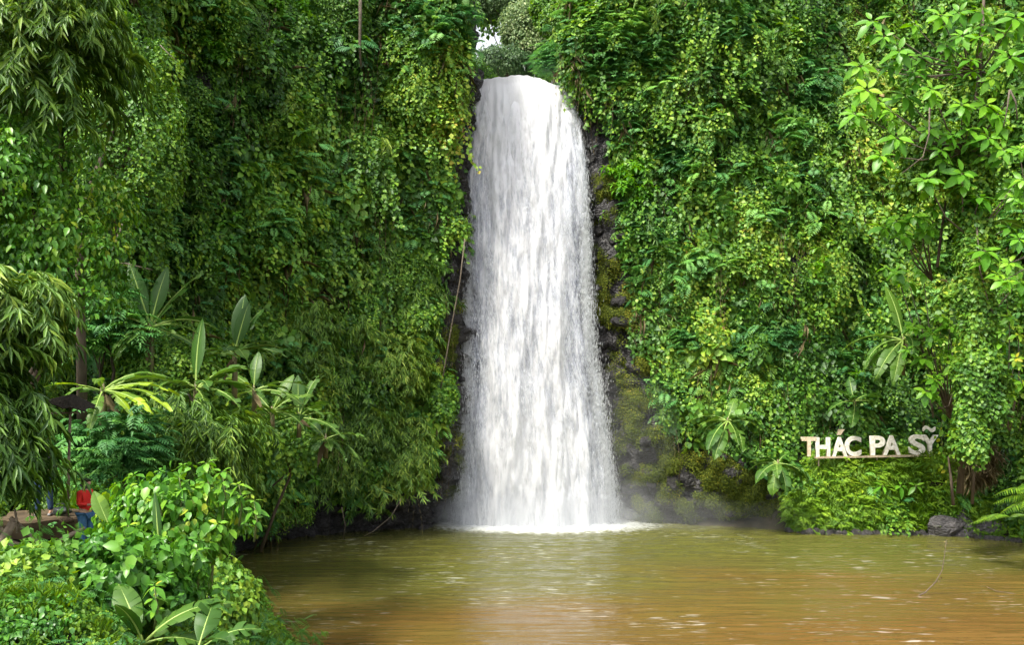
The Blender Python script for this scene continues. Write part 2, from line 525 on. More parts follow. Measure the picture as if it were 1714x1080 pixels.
# ------------------------------------------------------------------ geometry-node scatter (uncountable foliage only)
def scatter(name, pts, rot, scl, vi, tone, meshes, label=None, mat_=None):
    src = bpy.data.collections.new(name + '_kinds')
    for i, m in enumerate(meshes):
        src.objects.link(bpy.data.objects.new('%s_kind_%02d' % (name, i), m))
    me = bpy.data.meshes.new(name)
    me.vertices.add(len(pts)); me.vertices.foreach_set('co', np.asarray(pts, np.float32).ravel())
    a = me.attributes.new('rot', 'FLOAT_VECTOR', 'POINT'); a.data.foreach_set('vector', np.asarray(rot, np.float32).ravel())
    a = me.attributes.new('scl', 'FLOAT_VECTOR', 'POINT')
    scl = np.asarray(scl, np.float32)
    if scl.ndim == 1: scl = np.repeat(scl[:, None], 3, 1)
    a.data.foreach_set('vector', scl.ravel())
    a = me.attributes.new('vi', 'INT', 'POINT'); a.data.foreach_set('value', np.asarray(vi, np.int32))
    a = me.attributes.new('tone', 'FLOAT', 'POINT'); a.data.foreach_set('value', np.asarray(tone, np.float32))
    o = link(name, me)
    ng = bpy.data.node_groups.new(name + '_scatter', 'GeometryNodeTree')
    ng.interface.new_socket('Geometry', in_out='INPUT', socket_type='NodeSocketGeometry')
    ng.interface.new_socket('Geometry', in_out='OUTPUT', socket_type='NodeSocketGeometry')
    gi = ng.nodes.new('NodeGroupInput'); go = ng.nodes.new('NodeGroupOutput')
    ci = ng.nodes.new('GeometryNodeCollectionInfo')
    ci.inputs['Collection'].default_value = src
    ci.inputs['Separate Children'].default_value = True
    ci.inputs['Reset Children'].default_value = True
    ip = ng.nodes.new('GeometryNodeInstanceOnPoints')
    ip.inputs['Pick Instance'].default_value = True
    def att(nm, typ):
        n = ng.nodes.new('GeometryNodeInputNamedAttribute'); n.data_type = typ; n.inputs['Name'].default_value = nm
        return n.outputs['Attribute']
    L = ng.links.new
    L(gi.outputs[0], ip.inputs['Points']); L(ci.outputs[0], ip.inputs['Instance'])
    L(att('vi', 'INT'), ip.inputs['Instance Index'])
    L(att('rot', 'FLOAT_VECTOR'), ip.inputs['Rotation'])
    L(att('scl', 'FLOAT_VECTOR'), ip.inputs['Scale'])
    L(ip.outputs[0], go.inputs[0])
    md = o.modifiers.new('scatter', 'NODES'); md.node_group = ng
    tagit(o, label, None, None, 'stuff')
    return o

def lib(gen, cnt, mat, nm, seed, **kw):
    r = np.random.default_rng(seed)
    out = []
    for i in range(cnt):
        V, T, c = gen(r, **kw)
        out.append(mesh_np('%s_%d' % (nm, i), V, T, [mat], c))
    return out

# ------------------------------------------------------------------ the cliff
CP = [  # x, y at water level, sideways and backward lean per metre, height
    (-44, -4, -.25, 0, 26), (-36, 6, -.25, .0, 30), (-29, 15, -.2, .0, 34), (-23.5, 23, -.12, .0, 38), (-20, 31, -.06, .0, 40),
    (-18, 39, -.03, .02, 42), (-16.6, 46, 0, .04, 44), (-13.4, 50.8, .0, .06, 45), (-9.5, 53.4, .0, .07, 45),
    (-5.4, 54.7, .03, .06, 40), (-4.0, 56.4, .03, .05, 31.5), (-3.7, 58.6, .03, .04, 29.0), (0, 60.0, .0, .03, 28.6),
    (4.2, 59.8, -.0, .03, 28.3), (7.6, 58.4, -.09, .05, 31), (9.2, 57.0, -.09, .10, 39), (12.9, 56.4, 0, .14, 43), (17, 57.0, 0, .15, 45),
    (22, 58, 0, .14, 46), (28, 57.6, .04, .10, 46), (32.2, 53, .08, .03, 46), (36, 45, .1, .0, 44), (41, 35, .12, 0, 40), (48, 22, .15, 0, 34)]
CP = np.array(CP, float)
def cat(cp, n):
    k = len(cp) - 1
    s = np.linspace(0, k - 1e-6, n); i = s.astype(int); f = (s - i)[:, None]
    g = lambda j: cp[np.clip(j, 0, k)]
    a, b, c, d = g(i - 1), g(i), g(i + 1), g(i + 2)
    return .5 * (2 * b + (c - a) * f + (2 * a - 5 * b + 4 * c - d) * f * f + (3 * b - a - 3 * c + d) * f ** 3)
# resample by arc length
C0 = cat(CP, 3000)
al = np.concatenate([[0], np.cumsum(np.linalg.norm(np.diff(C0[:, :2], axis=0), axis=1))])
NS = 620
sa = np.linspace(0, al[-1], NS)
CS = np.stack([np.interp(sa, al, C0[:, k]) for k in range(5)], 1)
NZ = 190
ZB = -1.5
tanv = norm(np.gradient(CS[:, :2], axis=0))
nrm = np.stack([tanv[:, 1], -tanv[:, 0]], 1)   # towards the pool
tz = np.linspace(0, 1, NZ)
S_, Tz = np.meshgrid(np.arange(NS), tz, indexing='ij')
Zg = ZB + Tz * (CS[:, 4][S_] - ZB)
X = CS[:, 0][S_] + CS[:, 2][S_] * Zg
Y = CS[:, 1][S_] + CS[:, 3][S_] * Zg
A = np.stack([X.ravel(), Y.ravel(), Zg.ravel()], 1)
pxg, pyg = proj(A)

def lerp(x, xs, ys): return np.interp(x, xs, ys)
def edgeL(py): return lerp(py, [0, 60, 100, 200, 260, 330, 400, 480, 600, 700, 740, 800, 850, 900], [766, 774, 772, 748, 742, 750, 732, 726, 724, 736, 718, 700, 684, 662])
def edgeR(py): return lerp(py, [0, 100, 140, 180, 230, 300, 350, 400, 500, 600, 700, 780, 820], [958, 956, 990, 1016, 1030, 1038, 1036, 1048, 1062, 1082, 1106, 1148, 1240])
def botL(px): return lerp(px, [380, 450, 500, 560, 640, 700, 760], [880, 848, 828, 826, 818, 806, 770])
def botR(px): return lerp(px, [1000, 1080, 1200, 1290, 1330, 1370, 1420], [690, 735, 755, 775, 820, 880, 920])
def covered(px, py):
    l = (px < edgeL(py)) & (py < botL(px))
    r = (px > edgeR(py)) & (py < botR(px))
    return l | r

bul = fbm(A * np.array([.16, .16, .09]), 3, 4)
bul2 = fbm(A * np.array([.6, .6, .17]), 9, 3)
cov = covered(pxg, pyg).astype(float)
amp = np.where(cov > 0, 1.0, .25)
# smooth the amplitude along the grid so no seams show
am = amp.reshape(NS, NZ)
for _ in range(6):
    am = (am + np.roll(am, 1, 0) + np.roll(am, -1, 0) + np.roll(am, 1, 1) + np.roll(am, -1, 1)) / 5
cv = am.ravel()
disp = cv * ((bul - .5) * 5.0 + (np.abs(bul2 - .5)) * 3.4) + .35
# blocky wet rock where bare
cell = np.floor(A * np.array([1.1, 1.1, 1.6]) + fbm(A * .8, 41, 2)[:, None] * 2)
blk = hash3(cell[:, 0], cell[:, 1], cell[:, 2], 5)
cell2 = np.floor(A * np.array([2.3, 2.3, 3.4]) + fbm(A * 1.3, 43, 2)[:, None] * 2)
blk2 = hash3(cell2[:, 0], cell2[:, 1], cell2[:, 2], 8)
disp = disp + (1 - sstep(cv, .3, .8)) * ((blk - .5) * .9 + (blk2 - .5) * .45)
# undercut by the water at the foot
und = np.clip(1 - (A[:, 2] - .2) / 2.6, 0, 1)
disp = disp - 1.5 * und * sstep(pxg, 380, 470) * (1 - sstep(pxg, 1250, 1330))
n3 = np.stack([nrm[:, 0][S_].ravel(), nrm[:, 1][S_].ravel(), np.zeros(NS * NZ)], 1)
A = A + n3 * disp[:, None]
G = A.reshape(NS, NZ, 3)
# plateau behind the crest
back = []
for k, (bd, bz) in enumerate([(1.5, .25), (5, 1.0), (14, 2.2), (34, 4.0)]):
    B = G[:, -1, :].copy()
    B[:, :2] -= nrm * bd
    B[:, 2] += np.where(CS[:, 4] < 30, bz * .35, -bd * .22)
    back.append(B)
GG = np.concatenate([G] + [b[:, None, :] for b in back], 1)
nz2 = GG.shape[1]
ii, jj = np.meshgrid(np.arange(NS - 1), np.arange(nz2 - 1), indexing='ij')
q = np.stack([ii * nz2 + jj, (ii + 1) * nz2 + jj, (ii + 1) * nz2 + jj + 1, ii * nz2 + jj + 1], -1).reshape(-1, 4)
cm = mesh_np('cliff', GG.reshape(-1, 3), q, [M['rock']])
mossv = np.zeros((NS, nz2))
pxd, pyd = proj(A)
def mossmap(px, py):
    g = lambda cx, cy_, rx, ry: np.exp(-((px - cx) / rx) ** 2 - ((py - cy_) / ry) ** 2)
    v = g(1018, 320, 24, 50) + g(1062, 470, 34, 60) + g(1088, 560, 40, 90) + g(1090, 690, 36, 60) + g(1140, 815, 110, 50) + g(765, 590, 30, 60) * .8 + g(1010, 490, 30, 30) + g(1230, 850, 120, 50) * .8 + g(740, 760, 60, 60) * .3
    return np.clip(v, 0, 1)
mossv[:, :NZ] = (mossmap(pxd, pyd) * .36).reshape(NS, NZ)
a = cm.attributes.new('moss', 'FLOAT', 'POINT'); a.data.foreach_set('value', mossv.astype(np.float32).ravel())
cliff = link('cliff', cm)
tagit(cliff, None, None, None, 'structure')

# angular blocks of basalt standing proud of the bare rock
def rock_mesh(seed, rough=.22, sub=2, flat=1.0, mat='rock', name='rock'):
    import bmesh
    bm = bmesh.new()
    bmesh.ops.create_icosphere(bm, subdivisions=sub + 1, radius=1)
    r_ = np.random.default_rng(seed)
    pl = norm(r_.normal(size=(11, 3))); pd = r_.uniform(.62, .95, 11)
    V = np.array([v.co[:] for v in bm.verts])
    for n_, d_ in zip(pl, pd):      # chop with planes to get facets
        k = V @ n_ - d_
        V = V - np.outer(np.clip(k, 0, None), n_)
    V = V * (1 + (fbm(V * 3.1 + seed * 7, seed, 3)[:, None] - .5) * rough)
    V[:, 2] *= flat
    for v, c in zip(bm.verts, V): v.co = c
    m = bpy.data.meshes.new(name)
    bm.to_mesh(m); bm.free()
    m.materials.append(M[mat])
    return m
rocks = [rock_mesh(i + 1, sub=1) for i in range(6)]
rockspots = []
vis = (pxd > 690) & (pxd < 1340) & (pyd > 130) & (pyd < 892) & ~covered(pxd, pyd)
idx = np.nonzero(vis)[0]
infall = (pxd > lerp(pyd, [137, 300, 500, 640, 890], [815, 800, 800, 800, 800])) & (pxd < lerp(pyd, [137, 300, 500, 640, 890], [930, 960, 975, 985, 1000]))
idx = idx[~infall[idx]]
pick = R.choice(idx, 150, replace=False)
for k, i in enumerate(pick):
    p = A[i]
    s = R.uniform(.25, .75)
    o = link('rock', rocks[k % 6], cliff, Vector(p) , (R.uniform(-.3, .3), R.uniform(-.3, .3), R.uniform(0, 6)), (s * R.uniform(.8, 1.5), s * .7, s * R.uniform(.5, .9)))

# ------------------------------------------------------------------ tone and kind of plant over the cliff
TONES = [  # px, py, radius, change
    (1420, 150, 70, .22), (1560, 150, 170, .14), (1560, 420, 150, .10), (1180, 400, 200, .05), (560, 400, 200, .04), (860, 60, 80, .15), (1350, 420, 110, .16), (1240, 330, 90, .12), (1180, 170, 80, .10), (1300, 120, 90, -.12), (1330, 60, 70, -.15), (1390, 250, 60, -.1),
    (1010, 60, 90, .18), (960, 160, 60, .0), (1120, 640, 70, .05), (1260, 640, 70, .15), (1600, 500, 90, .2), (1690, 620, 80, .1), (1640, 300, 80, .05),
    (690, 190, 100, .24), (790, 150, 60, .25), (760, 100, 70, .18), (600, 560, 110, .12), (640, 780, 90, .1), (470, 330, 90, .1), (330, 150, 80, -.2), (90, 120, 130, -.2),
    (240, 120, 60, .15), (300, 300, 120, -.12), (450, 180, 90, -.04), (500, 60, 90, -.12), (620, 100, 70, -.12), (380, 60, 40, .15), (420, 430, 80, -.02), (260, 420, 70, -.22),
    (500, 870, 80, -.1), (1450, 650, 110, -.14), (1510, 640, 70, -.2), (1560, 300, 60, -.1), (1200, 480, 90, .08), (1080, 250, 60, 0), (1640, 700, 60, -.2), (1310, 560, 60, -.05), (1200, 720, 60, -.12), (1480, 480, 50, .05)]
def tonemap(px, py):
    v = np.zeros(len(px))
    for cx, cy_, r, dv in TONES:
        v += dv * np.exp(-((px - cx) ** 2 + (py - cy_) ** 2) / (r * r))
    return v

NP = 30000
# sample by area on the grid
E1 = np.linalg.norm(G[1:, :-1] - G[:-1, :-1], axis=2); E2 = np.linalg.norm(G[:-1, 1:] - G[:-1, :-1], axis=2)
ar = (E1 * E2)
cx_ = G[:-1, :-1].reshape(-1, 3)
ppx, ppy = proj(cx_)
wv = ar.ravel() * ((cx_[:, 1] > 12) & (ppx > -160) & (ppx < 1880) & (ppy > -110) & (ppy < 960))
wv = wv * np.clip(42.0 / np.maximum(cx_[:, 1], 10), .5, 2.2)
wv = wv / wv.sum()
ci_ = R.choice(len(wv), NP, p=wv)
fi, fj = R.random(NP), R.random(NP)
I, J = ci_ // (NZ - 1), ci_ % (NZ - 1)
W0 = (G[I, J] * ((1 - fi) * (1 - fj))[:, None] + G[I + 1, J] * (fi * (1 - fj))[:, None] + G[I, J + 1] * ((1 - fi) * fj)[:, None] + G[I + 1, J + 1] * (fi * fj)[:, None])
wn = nrm[I]
sx, sy = proj(W0)
keep = covered(sx, sy) & ((fbm(W0 * np.array([.8, .8, .45]), 79, 2) > .36) | (R.random(NP) < .25))
W0, wn, sx, sy = W0[keep], wn[keep], sx[keep], sy[keep]
NP = len(W0)
offs = .1 + 1.9 * R.random(NP) ** 2.2 * sstep(fbm(W0 * np.array([.7, .7, .35]), 77, 2), .38, .68)
edge_d = np.where(sx < 880, edgeL(sy) - sx, sx - edgeR(sy))
offs = offs * (.25 + .75 * sstep(edge_d, 5, 70))
W1 = W0 + np.stack([wn[:, 0], wn[:, 1], np.zeros(NP)], 1) * offs[:, None]
s1x, s1y = proj(W1)
ok_ = ~((s1x > 1318) & (s1x < 1588) & (s1y > 672) & (s1y < 800) & (W1[:, 1] < 57.3))
W0, W1, wn, sx, sy = W0[ok_], W1[ok_], wn[ok_], sx[ok_], sy[ok_]
NP = len(W0)
yaw = np.arctan2(wn[:, 1], wn[:, 0]) + PI / 2 + R.normal(size=NP) * .4
rot = np.stack([R.normal(size=NP) * .22, R.normal(size=NP) * .22, yaw], 1)
nzv = fbm(W0 * .22, 55, 3); nz2v = fbm(W0 * np.array([.6, .6, .22]), 66, 3)
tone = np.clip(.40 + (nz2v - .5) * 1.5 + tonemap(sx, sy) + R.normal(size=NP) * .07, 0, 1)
# species map: g(px,py) weights
def gz(cx, cy_, rx, ry): return np.exp(-((sx - cx) / rx) ** 2 - ((sy - cy_) / ry) ** 2)
w_feath = .25 + 1.1 * gz(1010, 120, 110, 130) + .9 * gz(1130, 280, 70, 60) + .9 * gz(1330, 170, 60, 60) + .7 * gz(1060, 420, 60, 80) + .7 * gz(1290, 560, 60, 60) + .7 * gz(340, 410, 70, 70) + .5 * gz(720, 40, 80, 60)
w_bamb = .12 + 1.4 * gz(620, 690, 130, 170) + .8 * gz(520, 560, 90, 80) + .9 * gz(60, 120, 110, 120) + .6 * gz(700, 480, 60, 60) + 1.2 * gz(640, 790, 120, 70)
w_creep = .85 + .6 * gz(1350, 330, 150, 200) + .5 * gz(480, 300, 170, 170) + .5 * gz(1180, 200, 80, 80)
w_str = .6 + .6 * gz(1390, 180, 60, 160) + .5 * gz(300, 240, 60, 150) + .4 * gz(1320, 400, 90, 100) + .3 * gz(700, 300, 60, 150)
w_broad = .05 + .5 * gz(1060, 340, 60, 60) + .4 * gz(450, 40, 60, 60) + .25 * gz(1640, 200, 130, 260) + .3 * gz(350, 60, 50, 80)
Wt = np.stack([w_creep * (1.4 - nzv), w_feath * (.3 + 1.6 * (nz2v > .53)), w_bamb, w_str * (.4 + nzv), w_broad], 1)
Wt = Wt / Wt.sum(1, keepdims=True)
kindv = np.minimum((R.random(NP)[:, None] > np.cumsum(Wt, 1)).sum(1), 4)
low = ((sx < 760) & (sy > botL(sx) - 75)) | ((sx > 1000) & (sy > botR(sx) - 75))
kindv = np.where(low & (kindv == 3), 0, kindv)
scl = R.uniform(.6, 1.4, NP) * np.clip(W0[:, 1] / 48, .55, 1.1)
LIBS = {
    0: lib(c_creeper, 3, M['creeper'], 'creeper_clump', 1, n=95, leaf=.23) + lib(c_creeper, 2, M['creeper'], 'creeper_clump_small', 41, n=150, leaf=.15, w=.75) + lib(c_creeper, 2, M['creeper'], 'creeper_clump_large', 42, n=52, leaf=.38, w=.8, kind=6),
    1: lib(c_feathery, 5, M['feathery'], 'feathery_clump', 2, L=.95, leaf=.3, k=11),
    2: lib(c_bamboo, 5, M['bamboo'], 'bamboo_clump', 3, leaf=.38),
    3: lib(c_strands, 6, M['creeper'], 'hanging_strands', 4, leaf=.22, L=3.4, k=6),
    4: lib(c_rosettes, 4, M['broad'], 'broad_rosettes', 5, size=.5)}
nms = {0: ('creeper_foliage', 'dense green climbing creeper leaves covering the gorge walls'),
       1: ('feathery_foliage', 'feathery layered fern-like sprays among the creepers on the gorge walls'),
       2: ('bamboo_foliage', 'drooping narrow bamboo leaves on the gorge walls left of the waterfall'),
       3: ('hanging_foliage', 'hanging strands of small leaves trailing down the gorge walls'),
       4: ('broadleaf_foliage', 'broad-leaved climbing foliage scattered on the gorge walls')}
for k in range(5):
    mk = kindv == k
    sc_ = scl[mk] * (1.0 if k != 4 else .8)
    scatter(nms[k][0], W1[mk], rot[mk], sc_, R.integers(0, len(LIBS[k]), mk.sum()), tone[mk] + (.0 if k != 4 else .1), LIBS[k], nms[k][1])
# dry brown stems showing between the leaves
mk = R.choice(NP, 420, replace=False)
scatter('dry_twigs', W0[mk] + np.stack([wn[mk, 0], wn[mk, 1], np.zeros(len(mk))], 1) * .75, rot[mk], scl[mk] * 1.1, R.integers(0, 4, len(mk)), R.random(len(mk)),
        lib(c_twigs, 4, M['dry'], 'dry_twig_bundle', 6), 'thin brown dead stems hanging among the wall foliage')
def c_lianas(rng):
    ps = []
    for i in range(5):
        L_ = rng.uniform(2.5, 6); m_ = int(L_ / .35); x = rng.uniform(-1, 1); ph = rng.uniform(0, 6)
        z = -np.linspace(0, L_, m_)
        pos = np.stack([x + .22 * np.sin(z * .8 + ph), rng.uniform(-.2, .1) + .1 * np.sin(z * 1.1 + ph), z], 1)
        d_ = np.gradient(pos, axis=0)
        ps.append(leaves(2, .07, pos, d_, np.array([0, -1, .1]) + rng.normal(size=(m_, 3)) * .2, .42, rng, np.full(m_, rng.random())))
    return merge(ps)
mk = R.choice(NP, 110, replace=False)
scatter('hanging_lianas', W1[mk] + np.stack([wn[mk, 0], wn[mk, 1], np.zeros(len(mk))], 1) * .55, rot[mk] * np.array([.3, .3, 1]), np.ones(len(mk)), R.integers(0, 4, len(mk)), R.random(len(mk)) * .8,
        lib(c_lianas, 4, M['dry'], 'liana_bundle', 8), 'thin brown lianas trailing down over the wall foliage')
# moss on the wet rock right of the falls
mpx, mpy = pxd, pyd
mw = mossmap(mpx, mpy) * (fbm(A * .9, 31, 3) > .56) * (mpx > 700) * ((mpx > 1000) | (mpx < 775)) * (np.abs(A[:, 2]) < 35) * (mpy < 880) * (A[:, 1] > 40)
mi = R.choice(len(mw), 2600, p=(mw ** 1.3) / (mw ** 1.3).sum())
Im, Jm = mi // NZ, mi % NZ
mn = nrm[Im]
mp_ = A[mi] + R.normal(size=(len(mi), 3)) * .12
scatter('moss_cover', mp_, np.stack([R.normal(size=len(mi)) * .2, R.normal(size=len(mi)) * .2, np.arctan2(mn[:, 1], mn[:, 0]) + PI / 2 + R.normal(size=len(mi)) * .4], 1),
        R.uniform(.5, 1.2, len(mi)), R.integers(0, 4, len(mi)), np.clip(.45 + R.normal(size=len(mi)) * .2 + .3 * np.exp(-((mpx[mi] - 1075) / 50) ** 2 - ((mpy[mi] - 560) / 80) ** 2), 0, 1), lib(c_mosspad, 4, M['moss'], 'moss_pad', 7),
        'yellow-green moss growing on the wet rock beside the waterfall')

def wall_at(px, py, rad=14):
    d2 = (pxd - px) ** 2 + (pyd - py) ** 2
    c = np.nonzero(d2 < rad * rad)[0]
    if len(c) == 0: c = np.array([np.argmin(d2)])
    i = c[np.argmin(A[c, 1])]
    return Vector(A[i]), Vector((nrm[i // NZ][0], nrm[i // NZ][1], 0))

# ------------------------------------------------------------------ banks
def xs(y): return np.interp(y, [-10, 0, 10, 20, 25, 32, 36, 40, 45, 49.5, 52], [11, 9, 4, -1.4, -4.6, -8.3, -10.3, -12.3, -14.8, -16.4, -17.2])
def left_h(x, y):
    d = xs(y) - x
    z = np.where(d < 0, .55 * d, .74 * d)
    z = np.where(z > 6.7, 6.7 + (z - 6.7) * .16, z)
    B = np.stack([x, y, np.zeros_like(x)], -1).reshape(-1, 3)
    nn = (fbm(B * .55, 21, 3).reshape(np.shape(x)) - .5) * 1.1
    flat = np.exp(-((x + 11.2) / 1.7) ** 2 - ((y - 20.2) / 1.4) ** 2)
    z = z + nn * np.clip(d, 0, 1) * (1 - flat)
    z = z * (1 - flat) + 6.35 * flat
    g = np.exp(-(x ** 2 + y ** 2) / 9.0)
    z = np.where(g > .3, np.maximum(z, 8.2 * g), z)
    dip = np.exp(-((x + 9.6) / 2.2) ** 2 - ((y - 17.5) / 1.9) ** 2)
    z = z - 1.5 * dip
    return np.maximum(z, -2.2)
gx = np.linspace(-40, 14, 180); gy = np.linspace(-14, 53, 220)
XX, YY = np.meshgrid(gx, gy, indexing='ij')
ZZ = left_h(XX, YY)
ii, jj = np.meshgrid(np.arange(179), np.arange(219), indexing='ij')
q = np.stack([ii * 220 + jj, (ii + 1) * 220 + jj, (ii + 1) * 220 + jj + 1, ii * 220 + jj + 1], -1).reshape(-1, 4)
bank = link('left_bank', mesh_np('left_bank', np.stack([XX, YY, ZZ], -1).reshape(-1, 3), q, [M['soil']], smooth=True))
tagit(bank, kind='structure')

def ysr(x): return np.interp(x, [12, 15, 18, 25, 27.5, 29.6, 34, 40, 50], [56.6, 56.2, 55.0, 54.4, 53.6, 52.0, 46, 38, 20])
def right_h(x, y):
    d = y - ysr(x)
    hm = np.interp(x, [13, 16.5, 18.4, 19.4, 26.8, 28.3, 31, 34, 50], [.3, .6, 2.6, 4.55, 4.75, 3.3, 2.9, 3.5, 5])
    wd = np.interp(x, [13, 19, 27, 28.5, 31, 50], [1.5, 1.3, 1.3, 2.6, 3.4, 4])
    t = np.clip(d / wd, 0, 1)
    z = hm * (t ** .8) + np.clip(d - wd, 0, 9) * .1
    B = np.stack([x, y, np.zeros_like(x)], -1).reshape(-1, 3)
    z = z + (fbm(B * .9, 27, 3).reshape(np.shape(x)) - .5) * .6 * np.clip(d, 0, 1) * (d < wd)
    return np.where(d < 0, np.maximum(.8 * d, -2.2), z)
gx = np.linspace(12, 52, 200); gy = np.linspace(18, 64, 300)
XX, YY = np.meshgrid(gx, gy, indexing='ij')
ZZ = right_h(XX, YY)
ii, jj = np.meshgrid(np.arange(199), np.arange(299), indexing='ij')
q = np.stack([ii * 300 + jj, (ii + 1) * 300 + jj, (ii + 1) * 300 + jj + 1, ii * 300 + jj + 1], -1).reshape(-1, 4)
rb = link('right_bank', mesh_np('right_bank', np.stack([XX, YY, ZZ], -1).reshape(-1, 3), q, [M['soil']], smooth=True))
tagit(rb, kind='structure')
# lower ground under everything, reaching far out
gp = link('ground', mesh_np('ground', [(-400, -300, -2.6), (400, -300, -2.6), (400, 500, -2.6), (-400, 500, -2.6)], [(0, 1, 2, 3)], [M['soil']]))
tagit(gp, kind='structure')

# undergrowth on the left bank
n = 36000
bx = R.uniform(-20, 4, n); by = 7 + 44 * R.random(n) ** 1.35
bz = left_h(bx, by)
d = xs(by) - bx
bpx, bpy_ = proj(np.stack([bx, by, bz], 1))
plat = (np.abs(bx + 10.5) < 1.7) & (np.abs(by - 20.1) < 1.3)
kp = (d > -.1) & (bpx > -120) & (bpx < 640) & (bpy_ < 1200) & ~plat & (R.random(n) < np.clip(20 / by, .25, 1) * .95)
bx, by, bz, bpx, bpy_ = bx[kp], by[kp], bz[kp], bpx[kp], bpy_[kp]
kd = (fbm(np.stack([bx, by, bz], 1) * .5, 91, 3) + R.normal(size=len(bx)) * .08)
vi = np.where(kd < .42, R.integers(0, 4, len(bx)), np.where(kd < .5, R.integers(4, 7, len(bx)), np.where(kd < .56, R.integers(7, 10, len(bx)), R.integers(10, 13, len(bx)))))
near = np.clip(by / 24, .42, 1.0)
vdip = np.exp(-((bx + 9.8) / 2.0) ** 2 - ((by - 18) / 1.6) ** 2)
slope_edge = np.exp(-(np.clip(d[kp], 0, 9) / 2.5) ** 2)
vi = np.where((R.random(len(vi)) < slope_edge * .8), R.integers(0, 4, len(vi)), vi)
lb = (lib(c_creeper, 4, M['herb'], 'low_herb', 12, n=110, Rr=.42, leaf=.10, kind=6, w=.7) + lib(c_feathery, 3, M['feathery'], 'low_fern', 13, k=9, L=.6, leaf=.16) +
      lib(c_grass, 3, M['herb'], 'grass_tuft', 14) + lib(c_creeper, 3, M['bush'], 'low_leafy', 15, n=70, Rr=.45, leaf=.15, kind=6, w=.8))
scatter('undergrowth', np.stack([bx, by, bz + .12], 1), np.stack([R.normal(size=len(bx)) * .25 - .3, R.normal(size=len(bx)) * .25, R.normal(size=len(bx)) * .8], 1),
        near * R.uniform(.8, 1.35, len(bx)) * (1 - .6 * vdip), vi, np.clip(.33 + R.normal(size=len(bx)) * .12 + .2 * slope_edge, 0, 1), lb,
        'mixed low green undergrowth covering the near left bank')

# bright herbs on the right bank
n = 9000
bx = R.uniform(17.5, 34, n); dd = R.uniform(-.05, 1, n) * np.interp(bx, [17, 27, 29, 34], [2.2, 2.2, 4.5, 5]) 
by = ysr(bx) + dd
bz = right_h(bx, by)
kb = fbm(np.stack([bx, by, bz], 1) * .8, 95, 3) + R.normal(size=n) * .07
vi = np.where(kb < .50, R.integers(0, 3, n), np.where(kb < .58, R.integers(3, 6, n), R.integers(6, 9, n)))
lb2 = (lib(c_creeper, 3, M['herb'], 'bank_herb', 22, n=60, Rr=.45, leaf=.22, kind=2, w=.5) + lib(c_feathery, 3, M['herb'], 'bank_fern', 23, k=8, L=.8, leaf=.25) +
       lib(c_grass, 3, M['herb'], 'bank_grass', 24, L=.75, w=.09))
kp = ~((dd < 1.0) & (bx > 25.2)) | (R.random(n) < .2)
bpx, bpy_ = proj(np.stack([bx, by, bz], 1))
signclear = (bpx > 1335) & (bpx < 1585) & (bpy_ < 770)
kp &= ~(signclear & (by < 56.2))
scatter('bank_herbs', np.stack([bx, by, bz + .08], 1)[kp], np.stack([R.normal(size=n) * .2 - .15, R.normal(size=n) * .2, R.normal(size=n) * .7], 1)[kp],
        (R.uniform(.7, 1.15, n) * np.where(signclear, .6, 1))[kp], vi[kp], np.clip(.52 + R.normal(size=n) * .13, 0, 1)[kp], lb2, 'bright yellow-green herbs and grass on the right bank below the sign')

# ------------------------------------------------------------------ pool
gx = np.linspace(-21, 54, 560)
gy = np.concatenate([np.linspace(-13, 20, 20), np.linspace(20.3, 61.5, 560)])
XX, YY = np.meshgrid(gx, gy, indexing='ij')
B = np.stack([XX, YY, 0 * XX], -1).reshape(-1, 3)
chop = .35 + .65 * sstep(fbm(B * np.array([.10, .22, 1]), 203, 2), .35, .6)
wv1 = fbm(B * np.array([.16, 1.5, 1]), 201, 3) - .5
wv2 = 1 - np.abs(fbm(B * np.array([.4, 3.2, 1]) + wv1[:, None] * .8, 202, 3) - .5) * 4
wv3 = fbm(B * np.array([.35, 4.2, 1]) + 7, 207, 2) - .5
zz = (wv1 * .08 + np.clip(wv2, 0, 1) ** 2 * .055 * chop + wv3 * .05 * chop)
fd = np.sqrt(((B[:, 0] - 2.2) / 6.4) ** 2 + ((B[:, 1] - 57.2) / 2.9) ** 2)
foam = np.clip(1.5 - fd, 0, 1)
zz = zz + foam * (fbm(B * 2.5, 204, 3) - .3) * .35
nx_, ny_ = len(gx), len(gy)
ii, jj = np.meshgrid(np.arange(nx_ - 1), np.arange(ny_ - 1), indexing='ij')
q = np.stack([ii * ny_ + jj, (ii + 1) * ny_ + jj, (ii + 1) * ny_ + jj + 1, ii * ny_ + jj + 1], -1).reshape(-1, 4)

m, t, o = new_mat('muddy_water')
geo = N(t, 'ShaderNodeNewGeometry')
sep = N(t, 'ShaderNodeSeparateXYZ'); t.links.new(geo.outputs['Position'], sep.inputs[0])
mp = N(t, 'ShaderNodeMapping'); mp.inputs['Scale'].default_value = (.07, .13, 1)
t.links.new(geo.outputs['Position'], mp.inputs[0])
n1 = N(t, 'ShaderNodeTexNoise', Scale=1.0, Detail=5.0); t.links.new(mp.outputs[0], n1.inputs['Vector'])
